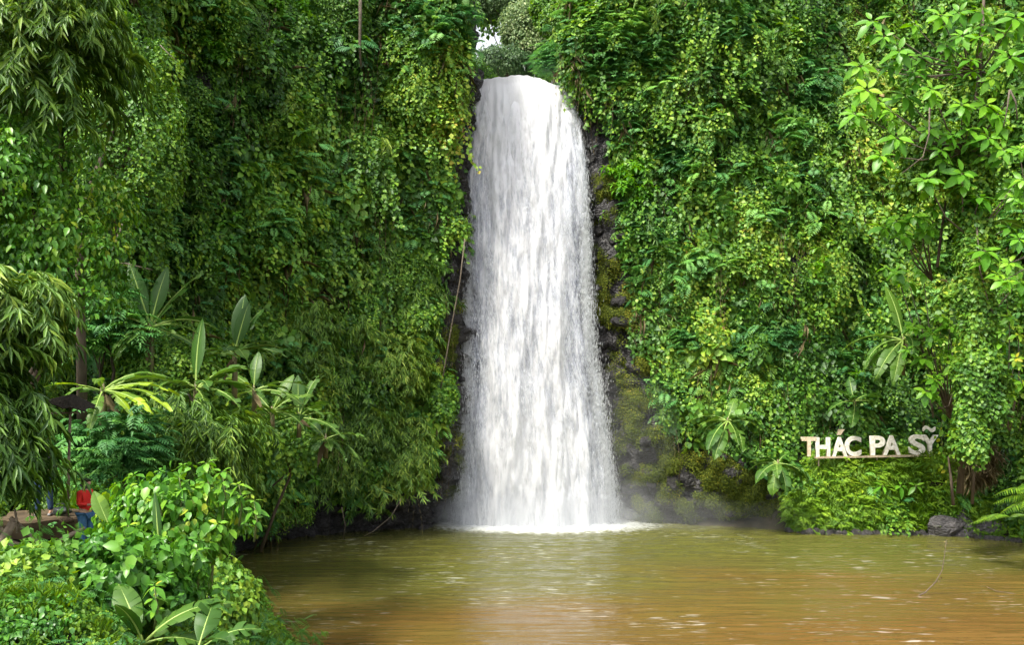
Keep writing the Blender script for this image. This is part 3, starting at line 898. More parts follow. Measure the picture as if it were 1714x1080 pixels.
# silt: brown away from the falls, green by the far shore
k = math_(t, 'MULTIPLY_ADD', sep.outputs['Y'], -1 / 17.0, 47.5 / 17.0)
k = math_(t, 'MULTIPLY_ADD', sep.outputs['X'], .012, k)
k = math_(t, 'MULTIPLY_ADD', math_(t, 'SUBTRACT', n1.outputs['Fac'], .5), 1.6, k, clamp=True)
rc = ramp(t, [(0, (.094, .094, .022)), (.4, (.112, .098, .024)), (.7, (.132, .086, .022)), (1, (.138, .078, .022))])
t.links.new(k, rc.inputs[0])
p = N(t, 'ShaderNodeBsdfPrincipled', Roughness=.05)
p.inputs['IOR'].default_value = 1.38
at = N(t, 'ShaderNodeAttribute', attribute_name='foam')
n2 = N(t, 'ShaderNodeTexNoise', Scale=2.2, Detail=6.0, Roughness=.7)
mp2 = N(t, 'ShaderNodeMapping'); mp2.inputs['Scale'].default_value = (1, 2, 1)
t.links.new(geo.outputs['Position'], mp2.inputs[0]); t.links.new(mp2.outputs[0], n2.inputs['Vector'])
fo = math_(t, 'MULTIPLY', math_(t, 'SUBTRACT', math_(t, 'ADD', at.outputs['Fac'], math_(t, 'MULTIPLY', n2.outputs['Fac'], 1.1)), .82), 1.9, clamp=True)
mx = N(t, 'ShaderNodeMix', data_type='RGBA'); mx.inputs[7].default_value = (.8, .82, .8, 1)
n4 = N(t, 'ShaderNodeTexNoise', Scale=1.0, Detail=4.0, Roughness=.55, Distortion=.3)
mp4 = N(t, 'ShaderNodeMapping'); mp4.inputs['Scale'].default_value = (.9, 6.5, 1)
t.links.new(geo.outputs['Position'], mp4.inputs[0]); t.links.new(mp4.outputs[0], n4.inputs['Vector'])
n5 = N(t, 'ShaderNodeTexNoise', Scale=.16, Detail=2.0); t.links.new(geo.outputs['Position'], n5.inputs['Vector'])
glint = math_(t, 'MULTIPLY', math_(t, 'SUBTRACT', math_(t, 'MULTIPLY_ADD', n5.outputs['Fac'], .35, n4.outputs['Fac']), .80), 10.0, clamp=True)  # thin white streaks: foam flecks doubling as sky glints painted into the water colour
fo = math_(t, 'MAXIMUM', fo, math_(t, 'MULTIPLY', glint, .35))
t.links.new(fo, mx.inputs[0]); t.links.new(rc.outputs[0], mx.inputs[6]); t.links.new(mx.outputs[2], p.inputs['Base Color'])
t.links.new(math_(t, 'MULTIPLY_ADD', fo, .6, .05), p.inputs['Roughness'])
n3_ = N(t, 'ShaderNodeTexNoise', Scale=3.4, Detail=5.0, Roughness=.6, Distortion=.4)
mp3 = N(t, 'ShaderNodeMapping'); mp3.inputs['Scale'].default_value = (.1, 2.2, 1)
t.links.new(geo.outputs['Position'], mp3.inputs[0]); t.links.new(mp3.outputs[0], n3_.inputs['Vector'])
b = N(t, 'ShaderNodeBump', Strength=.5, Distance=.04)
t.links.new(n3_.outputs['Fac'], b.inputs['Height']); t.links.new(b.outputs[0], p.inputs['Normal'])
t.links.new(p.outputs[0], o.inputs['Surface'])
M['pool'] = m
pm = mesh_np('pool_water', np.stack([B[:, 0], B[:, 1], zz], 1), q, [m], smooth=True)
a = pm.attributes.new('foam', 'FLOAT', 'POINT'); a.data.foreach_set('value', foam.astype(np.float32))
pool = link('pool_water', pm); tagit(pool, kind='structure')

# ------------------------------------------------------------------ waterfall
def fall_y(z):      # depth of the sheet: shoots over the lip, then falls
    return 57.6 + 2.2 * np.clip(z / 29.0, 0, 1) ** 3
def py_of(z): return HOR - (z - CAM_Z) / fall_y(z) * F
def fall_edges(z):
    py = py_of(z)
    l = lerp(py, [137, 160, 200, 300, 400, 500, 640, 720, 800, 890], [792, 784, 778, 774, 774, 777, 778, 774, 771, 769])
    r = lerp(py, [137, 150, 160, 200, 300, 400, 500, 600, 640, 720, 800, 890], [932, 946, 953, 965, 978, 984, 986, 991, 1000, 1011, 1020, 1028])
    y = fall_y(z)
    return (l - 857) / F * y, (r - 857) / F * y

def water_mat(seed):
    m, t, o = new_mat('falling_water')
    at = N(t, 'ShaderNodeAttribute', attribute_name='fc')
    sp = N(t, 'ShaderNodeSeparateXYZ'); t.links.new(at.outputs['Vector'], sp.inputs[0])
    def nz(sx, sz, det, rough=.6, dist=.0):
        mp = N(t, 'ShaderNodeMapping'); mp.inputs['Scale'].default_value = (sx, sz, 0); mp.inputs['Location'].default_value = (seed * 13.7, seed * 7.1, 0)
        t.links.new(at.outputs['Vector'], mp.inputs[0])
        n = N(t, 'ShaderNodeTexNoise', Scale=1.0, Detail=det, Roughness=rough, Distortion=dist)
        t.links.new(mp.outputs[0], n.inputs['Vector'])
        return n.outputs['Fac']
    a1 = nz(1.3, .16, 3.0)
    a2 = nz(4.2, .62, 4.0, .6, .3)
    a3 = nz(8.0, 1.3, 3.0, .6)
    v = math_(t, 'MULTIPLY', a1, .44)
    v = math_(t, 'MULTIPLY_ADD', a2, .42, v)
    v = math_(t, 'MULTIPLY_ADD', a3, .22, v)          # about 0.55 in the middle
    thin = math_(t, 'SUBTRACT', 1.0, math_(t, 'MULTIPLY', sp.outputs['Z'], 4.2), None, True)   # 1 at edge
    top = math_(t, 'MULTIPLY_ADD', sp.outputs['Y'], -1 / 11.0, 1.0, True)      # 1 at lip -> 0 eleven metres down
    bot = math_(t, 'MULTIPLY_ADD', sp.outputs['Y'], 1 / 9.0, -20.5 / 9.0, True)
    d = math_(t, 'MULTIPLY_ADD', thin, -.2, v)
    d = math_(t, 'MULTIPLY_ADD', math_(t, 'POWER', top, 1.6), .2, d)
    d = math_(t, 'MULTIPLY_ADD', bot, .09, d)
    al = math_(t, 'MULTIPLY', math_(t, 'SUBTRACT', d, .37), 3.8, None, True)
    cr = ramp(t, [(.36, (.52, .56, .68)), (.47, (.76, .79, .87)), (.55, (.86, .865, .89))])
    t.links.new(d, cr.inputs[0])
    df = N(t, 'ShaderNodeBsdfDiffuse'); tl = N(t, 'ShaderNodeBsdfTranslucent')
    t.links.new(cr.outputs[0], df.inputs['Color']); t.links.new(cr.outputs[0], tl.inputs['Color'])
    b = N(t, 'ShaderNodeBump', Strength=.4, Distance=.2)
    t.links.new(v, b.inputs['Height']); t.links.new(b.outputs[0], df.inputs['Normal'])
    mx = N(t, 'ShaderNodeMixShader'); mx.inputs[0].default_value = .3
    t.links.new(df.outputs[0], mx.inputs[1]); t.links.new(tl.outputs[0], mx.inputs[2])
    tr = N(t, 'ShaderNodeBsdfTransparent')
    m2 = N(t, 'ShaderNodeMixShader')
    t.links.new(al, m2.inputs[0]); t.links.new(tr.outputs[0], m2.inputs[1]); t.links.new(mx.outputs[0], m2.inputs[2])
    t.links.new(m2.outputs[0], o.inputs['Surface'])
    return m

ZL = 29.45
fall = empty('waterfall', (1.2, 58, 0), 'tall white waterfall plunging into the muddy pool', 'waterfall')
fall['kind'] = 'structure'
del fall['category']
for L in range(4):
    nu, nv = 110, 260
    u = np.linspace(0, 1, nu); zv = np.linspace(-.15, ZL, nv)
    U, Zz = np.meshgrid(u, zv, indexing='ij')
    xl, xr = fall_edges(Zz)
    wd = .30 * (1.5 - L) * .3 + .25
    xl = xl - wd; xr = xr + wd
    Xx = xl + (xr - xl) * U
    Yy = fall_y(Zz) - .9 * np.sin(PI * U) ** .7 * np.clip(1.2 - Zz / ZL * .6, .5, 1) - L * .3 + .5
    B = np.stack([Xx.ravel() + L * 9, Yy.ravel() * 0, Zz.ravel()], 1)
    Yy = Yy + ((fbm(B * np.array([1.1, 1, .15]), 300 + L, 3) - .5) * 1.3).reshape(Yy.shape) * np.clip((ZL - Zz) / 3, .15, 1)
    Yy = Yy + ((fbm(B * np.array([3.5, 1, .7]), 310 + L, 2) - .5) * .4).reshape(Yy.shape) * np.clip((ZL - Zz) / 3, .2, 1)
    ztop = .10 * np.sin(U * 9 + L) + .12 * (vnoise(np.stack([U.ravel() * 22, U.ravel() * 0 + L, U.ravel() * 0], 1), 5).reshape(U.shape)) - .4 * sstep(U, .75, 1.0)
    Zp = Zz + ztop * np.clip((Zz - 20) / 9, 0, 1) ** 3
    ii, jj = np.meshgrid(np.arange(nu - 1), np.arange(nv - 1), indexing='ij')
    q = np.stack([ii * nv + jj, (ii + 1) * nv + jj, (ii + 1) * nv + jj + 1, ii * nv + jj + 1], -1).reshape(-1, 4)
    wm = mesh_np('water_sheet', np.stack([Xx, Yy, Zp], -1).reshape(-1, 3), q, [water_mat(L + 1)], smooth=True)
    # across in metres, down in stretched metres (drops spread as they speed up), distance to the edge
    down = ZL - Zz
    fc = np.stack([(U - .5) * 8.5, down, np.minimum(U, 1 - U)], -1).reshape(-1, 3)
    a = wm.attributes.new('fc', 'FLOAT_VECTOR', 'POINT'); a.data.foreach_set('vector', fc.astype(np.float32).ravel())
    s = link('water_sheet', wm, fall); s.matrix_parent_inverse = Matrix.Translation((-1.2, -58, 0))

# river feeding the lip
m, t, o = new_mat('river_rapids')
p = N(t, 'ShaderNodeBsdfPrincipled', Roughness=.35)
tc = N(t, 'ShaderNodeTexCoord'); nn = N(t, 'ShaderNodeTexNoise', Scale=1.6, Detail=6.0)
t.links.new(tc.outputs['Object'], nn.inputs['Vector'])
rr = ramp(t, [(.35, (.35, .36, .32)), (.5, (.75, .77, .77)), (.7, (.86, .87, .87))]); t.links.new(nn.outputs['Fac'], rr.inputs[0]); t.links.new(rr.outputs[0], p.inputs['Base Color'])
t.links.new(p.outputs[0], o.inputs['Surface'])
gx = np.linspace(-2.9, 4.4, 40); gy = np.linspace(59.6, 84, 60)
XX, YY = np.meshgrid(gx, gy, indexing='ij')
zr = ZL - .15 + (YY - 59.6) * .02 + (fbm(np.stack([XX, YY, 0 * XX], -1).reshape(-1, 3) * 1.3, 321, 3).reshape(XX.shape) - .5) * .45 - .4 * sstep(XX, 2., 4.3)
ii, jj = np.meshgrid(np.arange(39), np.arange(59), indexing='ij')
q = np.stack([ii * 60 + jj, (ii + 1) * 60 + jj, (ii + 1) * 60 + jj + 1, ii * 60 + jj + 1], -1).reshape(-1, 4)
rv = link('river_water', mesh_np('river_water', np.stack([XX, YY, zr], -1).reshape(-1, 3), q, [m], smooth=True)); tagit(rv, kind='structure')

# falling drops and strings of spray, uncountable
m, t, o = new_mat('water_drops')
df = N(t, 'ShaderNodeBsdfDiffuse', Color=(.86, .88, .9, 1)); tl = N(t, 'ShaderNodeBsdfTranslucent', Color=(.86, .88, .9, 1))
mx = N(t, 'ShaderNodeMixShader'); mx.inputs[0].default_value = .4
t.links.new(df.outputs[0], mx.inputs[1]); t.links.new(tl.outputs[0], mx.inputs[2]); t.links.new(mx.outputs[0], o.inputs['Surface'])
M['drops'] = m
def c_drops(rng, n=60):
    Vs = []; Ts = []; k = 0
    for i in range(n):
        c = rng.normal(size=3) * np.array([.16, .12, .75]); r = rng.uniform(.004, .010); h = rng.uniform(.05, .22)
        Vs.append(np.array([(0, 0, h), (r, 0, 0), (-r * .5, r * .87, 0), (-r * .5, -r * .87, 0), (0, 0, -h * .6)]) + c)
        Ts.append(np.array([(0, 1, 2), (0, 2, 3), (0, 3, 1), (4, 2, 1), (4, 3, 2), (4, 1, 3)]) + k); k += 5
    return np.concatenate(Vs), np.concatenate(Ts), np.zeros(k)
n = 1500
zz_ = ZL - (R.random(n) ** .75) * ZL * .995
xl, xr = fall_edges(zz_)
side = R.random(n)
e = np.abs(R.normal(size=n)) * .3 * (.3 + (ZL - zz_) / ZL * .9)
dx = np.where(side < .36, xl + .25 - e + .15, np.where(side < .74, xr - .25 + e - .15, xl + (xr - xl) * R.random(n)))
dy = fall_y(zz_) - np.where(side < .74, .3, 1.3) + R.normal(size=n) * .3
dz = zz_ - np.where(side < .74, 0, .0)
okd = dz < ZL - 1.6
scatter('falling_spray', np.stack([dx, dy, dz], 1)[okd], np.zeros((n, 3))[okd], R.uniform(.7, 1.3, n)[okd], R.integers(0, 5, n)[okd], R.random(n)[okd], lib(c_drops, 5, M['drops'], 'drop_string', 31),
        'fine white strings of spray falling along the edges of the waterfall')

# mist over the plunge area
def mist_mat(dens, name):
    m, t, o = new_mat(name)
    v = N(t, 'ShaderNodeVolumePrincipled'); v.inputs['Color'].default_value = (.93, .95, 1, 1); v.inputs['Density'].default_value = dens
    v.inputs['Anisotropy'].default_value = .1
    t.links.new(v.outputs[0], o.inputs['Volume'])
    return m
def mist(c, r, dens, seed, nm='mist'):
    import bmesh
    bm = bmesh.new(); bmesh.ops.create_icosphere(bm, subdivisions=4, radius=1)
    V = np.array([v.co[:] for v in bm.verts])
    V = V * (1 + (fbm(V * 1.6 + seed, seed, 3)[:, None] - .5) * .8) * np.array(r)
    for v, c_ in zip(bm.verts, V): v.co = c_
    me = bpy.data.meshes.new(nm); bm.to_mesh(me); bm.free(); me.materials.append(mist_mat(dens, 'mist_%d' % seed))
    return link(nm, me, None, c)
for c, r, dn, s in (((1.3, 56.6, .8), (6.4, 1.4, 1.5), .24, 1), ((1.5, 56.2, 1.2), (6.6, 1.5, 4.2), .06, 2), ((8.0, 55.6, 1.0), (6.0, 1.3, 2.2), .035, 3), ((13.5, 55.2, .5), (7, 1.2, 1.5), .03, 4), ((2.0, 56.0, 3), (9.0, 2.0, 7.0), .03, 5)):
    o = mist(c, r, dn, s); tagit(o, 'thin white mist drifting at the foot of the waterfall', kind='stuff')

# ------------------------------------------------------------------ sign
def letter_mat(name, c, c2):
    return simple_mat(name, c, c2, .55, 7, .05)
LW = letter_mat('white_letter_paint', (.56, .52, .42), (.84, .82, .76)); LT = letter_mat('weathered_letter_paint', (.5, .38, .25), (.72, .62, .46))
LS = letter_mat('stained_letter_edge', (.32, .24, .15), (.5, .42, .3))
SD = 55.1
sz = CAM_Z + (HOR - 764) / F * SD
sx0 = (1345 - 857) / F * SD
sx1 = (1566 - 857) / F * SD
sign = empty('letter_sign', ((sx0 + sx1) / 2, SD, sz), 'big white letters reading THÁC PA SỸ on a rail above the grassy bank', 'sign')
ang = math.atan2(.18, sx1 - sx0)
scale = 31.5 / F * SD
#            char, left px, right px, baseline px
LET = [('T', 1341, 1366, 764.5, LT), ('H', 1365, 1389, 765, LW), ('A', 1392, 1418, 764.5, LW), ('C', 1414, 1441, 764, LW), ('P', 1456, 1481, 762.5, LW), ('A', 1477, 1507, 762, LW), ('S', 1521, 1548, 761.5, LW), ('Y', 1542, 1570, 761, LW)]
def text_mesh(ch, depth, mat, bold=.024, keep=True):
    cu = bpy.data.curves.new('letter', 'FONT'); cu.body = ch; cu.size = 1.0; cu.extrude = depth; cu.offset = bold; cu.bevel_depth = .006; cu.resolution_u = 6
    ob = bpy.data.objects.new('letter', cu); COL.objects.link(ob)
    dg = bpy.context.evaluated_depsgraph_get()
    me = bpy.data.meshes.new_from_object(ob.evaluated_get(dg))
    bpy.data.objects.remove(ob); bpy.data.curves.remove(cu)
    me.materials.clear(); me.materials.append(mat)
    co = np.array([v.co[:] for v in me.vertices])
    return me, co
def put_letter(ch, pl, pr, pb, ph, mat, name='letter', parent=sign, squash=None):
    me, co = text_mesh(ch, .09, mat)
    mn, mxx = co.min(0), co.max(0)
    W = (pr - pl) / F * SD; H = ph / F * SD
    co = (co - mn) / (mxx - mn) * np.array([W, H, .2])
    V = np.stack([co[:, 0], -co[:, 2] + .1, co[:, 1]], 1)
    me.vertices.foreach_set('co', V.astype(np.float32).ravel()); me.update()
    # mirrored by the axis swap? (x, -z, y) keeps handedness
    o = link(name, me, parent)
    wx = (pl - 857) / F * SD; wz = CAM_Z + (HOR - pb) / F * SD
    o.location = (wx - sign.location.x, 0, wz - sign.location.z)
    return o
for ch, pl, pr, pb, mt in LET:
    o = put_letter(ch, pl, pr, pb, 32.5 if ch not in 'CS' else 33.5, mt)
    o['label'] = ('tan weathered letter T' if ch == 'T' else 'white letter ' + ch)
# accents as solid strokes
mb = MB()
def ax(px, py): return ((px - 857) / F * SD - sign.location.x, CAM_Z + (HOR - py) / F * SD - sign.location.z)
def stroke_prism(pts, half_y=.09):
    m_ = MB(); k = len(pts)
    V = [(x, -half_y, z) for x, z in pts] + [(x, half_y, z) for x, z in pts]
    Fc = [tuple(range(k)), tuple(range(2 * k - 1, k - 1, -1))] + [(i, i + k, (i + 1) % k + k, (i + 1) % k) for i in range(k)]
    return m_.add(V, Fc)
ac = stroke_prism([ax(1401, 728.5), ax(1406.5, 728.5), ax(1413, 719), ax(1403.5, 719)])
o = link('accent', ac.mesh('accent', LT, False), sign); o['label'] = 'slanting tan accent above the letter A'
xsw = np.linspace(0, 1, 13)
upc = [ax(1545 + 20 * q_, 719.5 - 3.2 * math.sin(q_ * 2 * PI) - 2.6 - 2.2 * q_) for q_ in xsw]
loc_ = [ax(1545 + 20 * q_, 719.5 - 3.2 * math.sin(q_ * 2 * PI) + 2.6 - 2.2 * q_) for q_ in xsw]
o = link('accent', stroke_prism(upc + loc_[::-1]).mesh('accent', LW, False), sign); o['label'] = 'wavy white tilde above the letter Y'
rail = MB()
x0, z0 = ax(1364, 766.3); x1, z1 = ax(1563, 762.6)
rail.box(((x0 + x1) / 2, -.02, (z0 + z1) / 2 - .0), ((x1 - x0) / 2, .13, .055), Euler((0, -math.atan2(z1 - z0, x1 - x0), 0)).to_matrix())
link('rail', rail.mesh('rail', LS, False), sign)
for px in (1372, 1420, 1470, 1515, 1558):
    x, z = ax(px, 765)
    pm_ = MB().box((x, .2, z - .3), (.035, .035, .3))
    link('post', pm_.mesh('post', LS, False), sign)
    pm_ = MB().tube([(x, .2, z + .02), (x, .8, z - .5)], [.02, .02], 6)
    link('brace', pm_.mesh('brace', LS, False), sign)

# ------------------------------------------------------------------ plants built one by one
CL = {
    'creeper': lambda r: c_creeper(r, 75, .7, .24), 'feathery': lambda r: c_feathery(r, 9, .9, 9, .3), 'bamboo': lambda r: c_bamboo(r, 8, .9, .40),
    'hazy': lambda r: c_creeper(r, 75, .9, .26, 2, .6),
    'broad': lambda r: c_rosettes(r, 2, .55, .3, 6), 'round': lambda r: merge([c_creeper(r, 26, .5, .165, 6, .72, .85), c_rosettes(r, 4, .2, .3, 6, 7, .6)]), 'pale': lambda r: c_creeper(r, 80, .75, .17, 2, .6),
    'glossy': lambda r: merge([c_creeper(r, 40, .5, .17, 6, .5, .8), c_rosettes(r, 4, .2, .28, 6, 7, .42)]), 'small': lambda r: c_creeper(r, 110, .6, .13, 2, .8)}
MATN = dict(hazy='pale', creeper='creeper', feathery='feathery', bamboo='bamboo', broad='broad', round='bush', pale='pale', glossy='bush', small='creeper')
_cr = {}
def crown_mesh(kind, seed, n, rad, sc, key=None):
    k = (kind, seed, n)
    if k not in _cr:
        _cr[k] = crown(np.random.default_rng(seed + 500), CL[kind], (1, 1, 1), n, M[MATN[kind]], kind + '_crown', sc)
    return _cr[k]

def plant(name, label, cat, c, r, kind, tone=.5, n=70, seed=1, base=None, group=None, trunk='bark', tr=.09, back=None):
    """crown centre c, radii r (x,y,z); trunk or stem runs from base into the crown. Crown is unit-lobed and scaled"""
    c = Vector(c); r = Vector(r)
    if base is None: base = c + Vector((0, r.y * .5, -r.z * 1.15))
    base = Vector(base)
    e_ = empty(name, base, label, cat, group)
    rng = np.random.default_rng(seed + 900)
    rm = (r.x + r.y + r.z) / 3
    # leaf clumps keep their real size: spread the unit crown by r, clumps pre-shrunk by rm
    key = ('p', kind, seed, n, round(r.x, 1), round(r.y, 1), round(r.z, 1))
    if key not in _cr:
        _cr[key] = crown(np.random.default_rng(seed + 500), CL[kind], tuple(r), n, M[MATN[kind]], kind + '_crown')
    o = link('crown', _cr[key], e_, c - base); o['tone'] = float(tone)
    mb = MB()
    d = c - base
    side = Vector((rng.normal() * .1, rng.normal() * .1, 0)) * d.length
    pts = [Vector((0, 0, -.3)), d * .35 + side * .5, d * .7 + side, d + Vector((0, 0, r.z * .3))]
    mb.tube(pts, [tr, tr * .8, tr * .6, tr * .25], 8)
    link('trunk' if tr > .08 else 'stem', mb.mesh('trunk', M[trunk]), e_)
    for k in range(4):
        u = norm(rng.normal(size=3) + np.array([0, -.3, .3]))
        st = d * rng.uniform(.55, .9)
        en = d + Vector(u * np.array(r) * .75)
        mid = (st + en) / 2 + Vector(rng.normal(size=3) * .12 * rm)
        lm = MB().tube([st, mid, en], [tr * .5, tr * .32, tr * .1], 6)
        link('branch', lm.mesh('branch', M[trunk]), e_)
    return e_

# shrubs and small trees rooted in the gorge wall: px, py, radius px (x,z), kind, tone, label, name
WS = [
    (690, 185, 62, 55, 'creeper', .80, 'yellow-green leafy shrub high on the wall left of the waterfall top', 'shrub'),
    (748, 165, 28, 58, 'small', .82, 'yellowish fine-leaved bush overhanging the waterfall lip from the left', 'bush'),
    (715, 45, 62, 45, 'feathery', .28, 'dark feathery tree at the top edge, left of the sky gap', 'tree'),
    (455, 35, 45, 48, 'broad', .45, 'broad-leaved climber with drooping leaves at the top edge in the left wall', 'climber'),
    (685, 100, 45, 40, 'creeper', .45, 'mid-green bush just above the yellow-green shrub left of the falls', 'bush'),
    (560, 40, 40, 55, 'small', .3, 'dark small-leaved bush beside the bare hanging trunk at the top', 'bush'),
    (660, 470, 58, 50, 'small', .52, 'rounded pale green shrub halfway up the wall left of the waterfall', 'shrub'),
    (700, 530, 40, 32, 'creeper', .48, 'small leafy shrub below the rounded pale green shrub', 'shrub'),
    (735, 680, 26, 42, 'creeper', .40, 'dark shrub poking out over bare rock at the left edge of the falls', 'shrub'),
    (758, 386, 14, 12, 'creeper', .75, 'tiny pale sprig jutting from the wall into the left edge of the falls', 'sprig'),
    (640, 610, 60, 48, 'bamboo', .66, 'bright drooping bamboo spray midway down the wall left of the falls', 'bamboo'),
    (600, 705, 62, 52, 'bamboo', .52, 'full bamboo clump hanging above the lower bamboo by the dark undercut', 'bamboo'),
    (675, 760, 45, 60, 'bamboo', .60, 'lowest bamboo clump, tips hanging over the dark rock beside the falls', 'bamboo'),
    (560, 775, 50, 46, 'bamboo', .42, 'dark bamboo clump hanging low over the shaded waterline', 'bamboo'),
    (500, 560, 55, 42, 'bamboo', .45, 'bamboo spray just right of the banana plants on the left slope', 'bamboo'),
    (345, 405, 48, 38, 'feathery', .62, 'bright feathery shrub above the tallest banana plant', 'shrub'),
    (300, 190, 42, 60, 'small', .22, 'dark ivy-hung trunk shape in the deep shade of the left wall', 'bush'),
    (345, 75, 42, 55, 'broad', .25, 'dark shrub with pointed drooping leaves high in the left wall', 'shrub'),
    (460, 860, 50, 34, 'small', .60, 'yellowish low bush at the waterline below the left wall', 'bush'),
    (400, 690, 60, 42, 'creeper', .42, 'leafy mound between the banana plants and the near yellow-tipped bush', 'bush'),
    (540, 440, 50, 40, 'creeper', .36, 'dark leafy bulge in the middle of the left wall', 'bush'),
    (500, 200, 45, 45, 'creeper', .42, 'creeper-covered hump high in the left wall', 'bush'),
    (1022, 62, 56, 48, 'feathery', .88, 'light green feathery tree top right of the river above the falls', 'tree'),
    (1012, 118, 36, 28, 'feathery', .45, 'blue-green feathery bush leaning over the right side of the waterfall lip', 'bush'),
    (1090, 100, 50, 42, 'feathery', .55, 'layered feathery shrub at the top of the right wall', 'shrub'),
    (1130, 262, 46, 34, 'feathery', .32, 'dark teal rounded shrub on the right wall level with the upper falls', 'shrub'),
    (1060, 310, 40, 44, 'broad', .32, 'blue-green broad-leaved bush beside the mossy rock right of the falls', 'bush'),
    (1095, 395, 42, 38, 'feathery', .38, 'blue-green spray below the broad-leaved bush right of the falls', 'bush'),
    (1345, 165, 48, 34, 'feathery', .58, 'fan-shaped feathery shrub between dark shade and the yellow creeper', 'shrub'),
    (1215, 55, 52, 42, 'feathery', .42, 'teal feathery tree at the top edge of the right wall', 'tree'),
    (1305, 75, 40, 60, 'creeper', .25, 'dark shaded tree crown at the top of the right wall', 'tree'),
    (1150, 572, 34, 24, 'feathery', .62, 'low feathery bush on the right wall above the drooping banana', 'bush'),
    (1255, 655, 58, 48, 'creeper', .70, 'yellow-green bush just above the drooping banana leaves', 'bush'),
    (1295, 570, 42, 30, 'feathery', .35, 'blue-green fern-like bush on the right wall left of the rosette shrub', 'bush'),
    (1240, 440, 45, 35, 'creeper', .55, 'leafy swelling in the middle of the right wall', 'bush'),
    (1420, 70, 34, 70, 'small', .80, 'yellowish curtain of small creeper leaves at the top right', 'creeper'),
    (1412, 215, 36, 62, 'creeper', .82, 'yellow-green creeper column below the yellowish top curtain', 'creeper'),
    (1440, 390, 50, 46, 'creeper', .66, 'leafy green bulge left of the large-leaved tree', 'bush'),
    (1690, 720, 45, 50, 'creeper', .45, 'dark leafy bush at the right edge behind the sign bank', 'bush'),
]
for k, (px, py, rx, rz, kd, tn, lab, nm) in enumerate(WS):
    w_, nv_ = wall_at(px, py)
    D = w_.y
    c = P(px, py, D) + nv_ * .3
    s_ = D / F
    r = Vector((rx * s_, min(rx, rz) * s_ * .7, rz * s_))
    nn_ = int(np.clip(26 * r.x * r.z / .9, 12, 150)) if kd not in ('feathery',) else int(np.clip(20 * r.x * r.z / .9, 12, 110))
    base = c - nv_ * (r.y + .2) + Vector((0, 0, -r.z * .9))
    plant(nm, lab, nm, c, r, kd, tn, nn_, k + 1, base, None, 'bark', .07)

# trees beyond the lip, along the river
BT = [
    (888, 62, 76, 44, 46, 'hazy', .66, 'pale flowering tree standing behind the top of the waterfall', 60),
    (845, 112, 74, 46, 24, 'hazy', .0, 'dark bush directly above the left half of the waterfall lip', 62),
    (758, 30, 66, 40, 44, 'feathery', .3, 'dark blue-green tree left above the sky gap', 64),
    (845, 4, 84, 46, 28, 'hazy', .3, 'olive tree at the very top behind the sky gap', 66),
    (935, 30, 72, 36, 40, 'creeper', .35, 'deep green tree between the pale tree and the light feathery one', 68),
    (935, 100, 68, 36, 26, 'feathery', .45, 'teal bush hanging over the right half of the waterfall lip', 70),
    (800, 128, 70, 24, 14, 'small', .2, 'small dark bush at the left end of the waterfall lip', 72),
]
for k, (px, py, D, rx, rz, kd, tn, lab, sd) in enumerate(BT):
    c = P(px, py, D); s_ = D / F
    r = Vector((rx * s_, rx * s_ * .8, rz * s_))
    gz_ = ZL - .3
    plant('tree' if 'tree' in lab else 'bush', lab, 'tree' if 'tree' in lab else 'bush', c, r, kd, tn, int(np.clip(34 * r.x * r.z, 40, 190)), sd, Vector((c.x, c.y + .3, min(gz_, c.z - r.z))), None, 'bark', .14)
# woods filling the valley further up the river
n = 900
fx = R.uniform(-12, 16, n); fy = R.uniform(86, 104, n); fz = R.uniform(30, 50, n)
fpx, fpy = proj(np.stack([fx, fy, fz], 1))
kf = ~((np.abs(fpx - 808) < 48) & (np.abs(fpy - 80) < 42)) & (fpy < 150)
scatter('valley_woods', np.stack([fx, fy, fz], 1)[kf], np.stack([0 * fx, 0 * fx, R.normal(size=n) * .8], 1)[kf], R.uniform(1.5, 2.3, n)[kf], R.integers(0, 6, n)[kf], np.clip(.3 + R.normal(size=n) * .12, 0, 1)[kf], LIBS[0],
        'distant woods up the river valley behind the waterfall')

plant('bush', 'dense dark bush around the foot of the large-leaved tree', 'bush', P(1640, 655, 46.0), (1.3, .8, 2.0), 'creeper', .35, 110, 74, Vector((24.4, 47.0, 3.2)))
plant('bush', 'leafy hanging mass left of the upper trunk of the large-leaved tree', 'bush', P(1560, 290, 47.5), (1.6, .9, 2.0), 'creeper', .6, 120, 75, Vector((23.5, 49.0, 16)))
plant('creeper', 'leafy creeper wrapped round the bare foot of the trunk beside the sign', 'creeper', P(1622, 738, 45.6), (.4, .4, 1.4), 'creeper', .5, 50, 76, Vector((23.2, 46.6, 3.2)))
# near left trees
plant('tree', 'glossy-leaved tree filling the left edge above the people', 'tree', P(55, 400, 19), (1.9, 1.2, 2.5), 'glossy', .68, 150, 81, Vector((-12.6, 20.5, 6.5)), None, 'bark', .16)
plant('tree', 'yellow-tipped sprouting branch end at the left edge above the glossy tree', 'branch', P(10, 290, 18), (.7, .6, .9), 'glossy', .85, 30, 82, Vector((-12.8, 19.5, 6.5)), None, 'bark', .07)
plant('tree', 'tree wrapped in yellowish creepers behind the top-left bamboo', 'tree', P(215, 210, 29), (1.5, 1.2, 3.9), 'small', .42, 170, 83, Vector((-14.5, 30, 6.6)), None, 'bark', .2)
plant('bamboo', 'dark bamboo drooping from the top-left corner', 'bamboo', P(60, 90, 19), (1.6, 1.1, 1.6), 'bamboo', .38, 55, 84, Vector((-13.3, 21.5, 6.5)), None, 'vine_stem', .05)
plant('bamboo', 'grey-green bamboo leaves drooping over the standing person', 'bamboo', P(-6, 548, 17.5), (.8, .7, .85), 'bamboo', .6, 34, 85, Vector((-12.0, 18.6, 6.5)), None, 'vine_stem', .04)
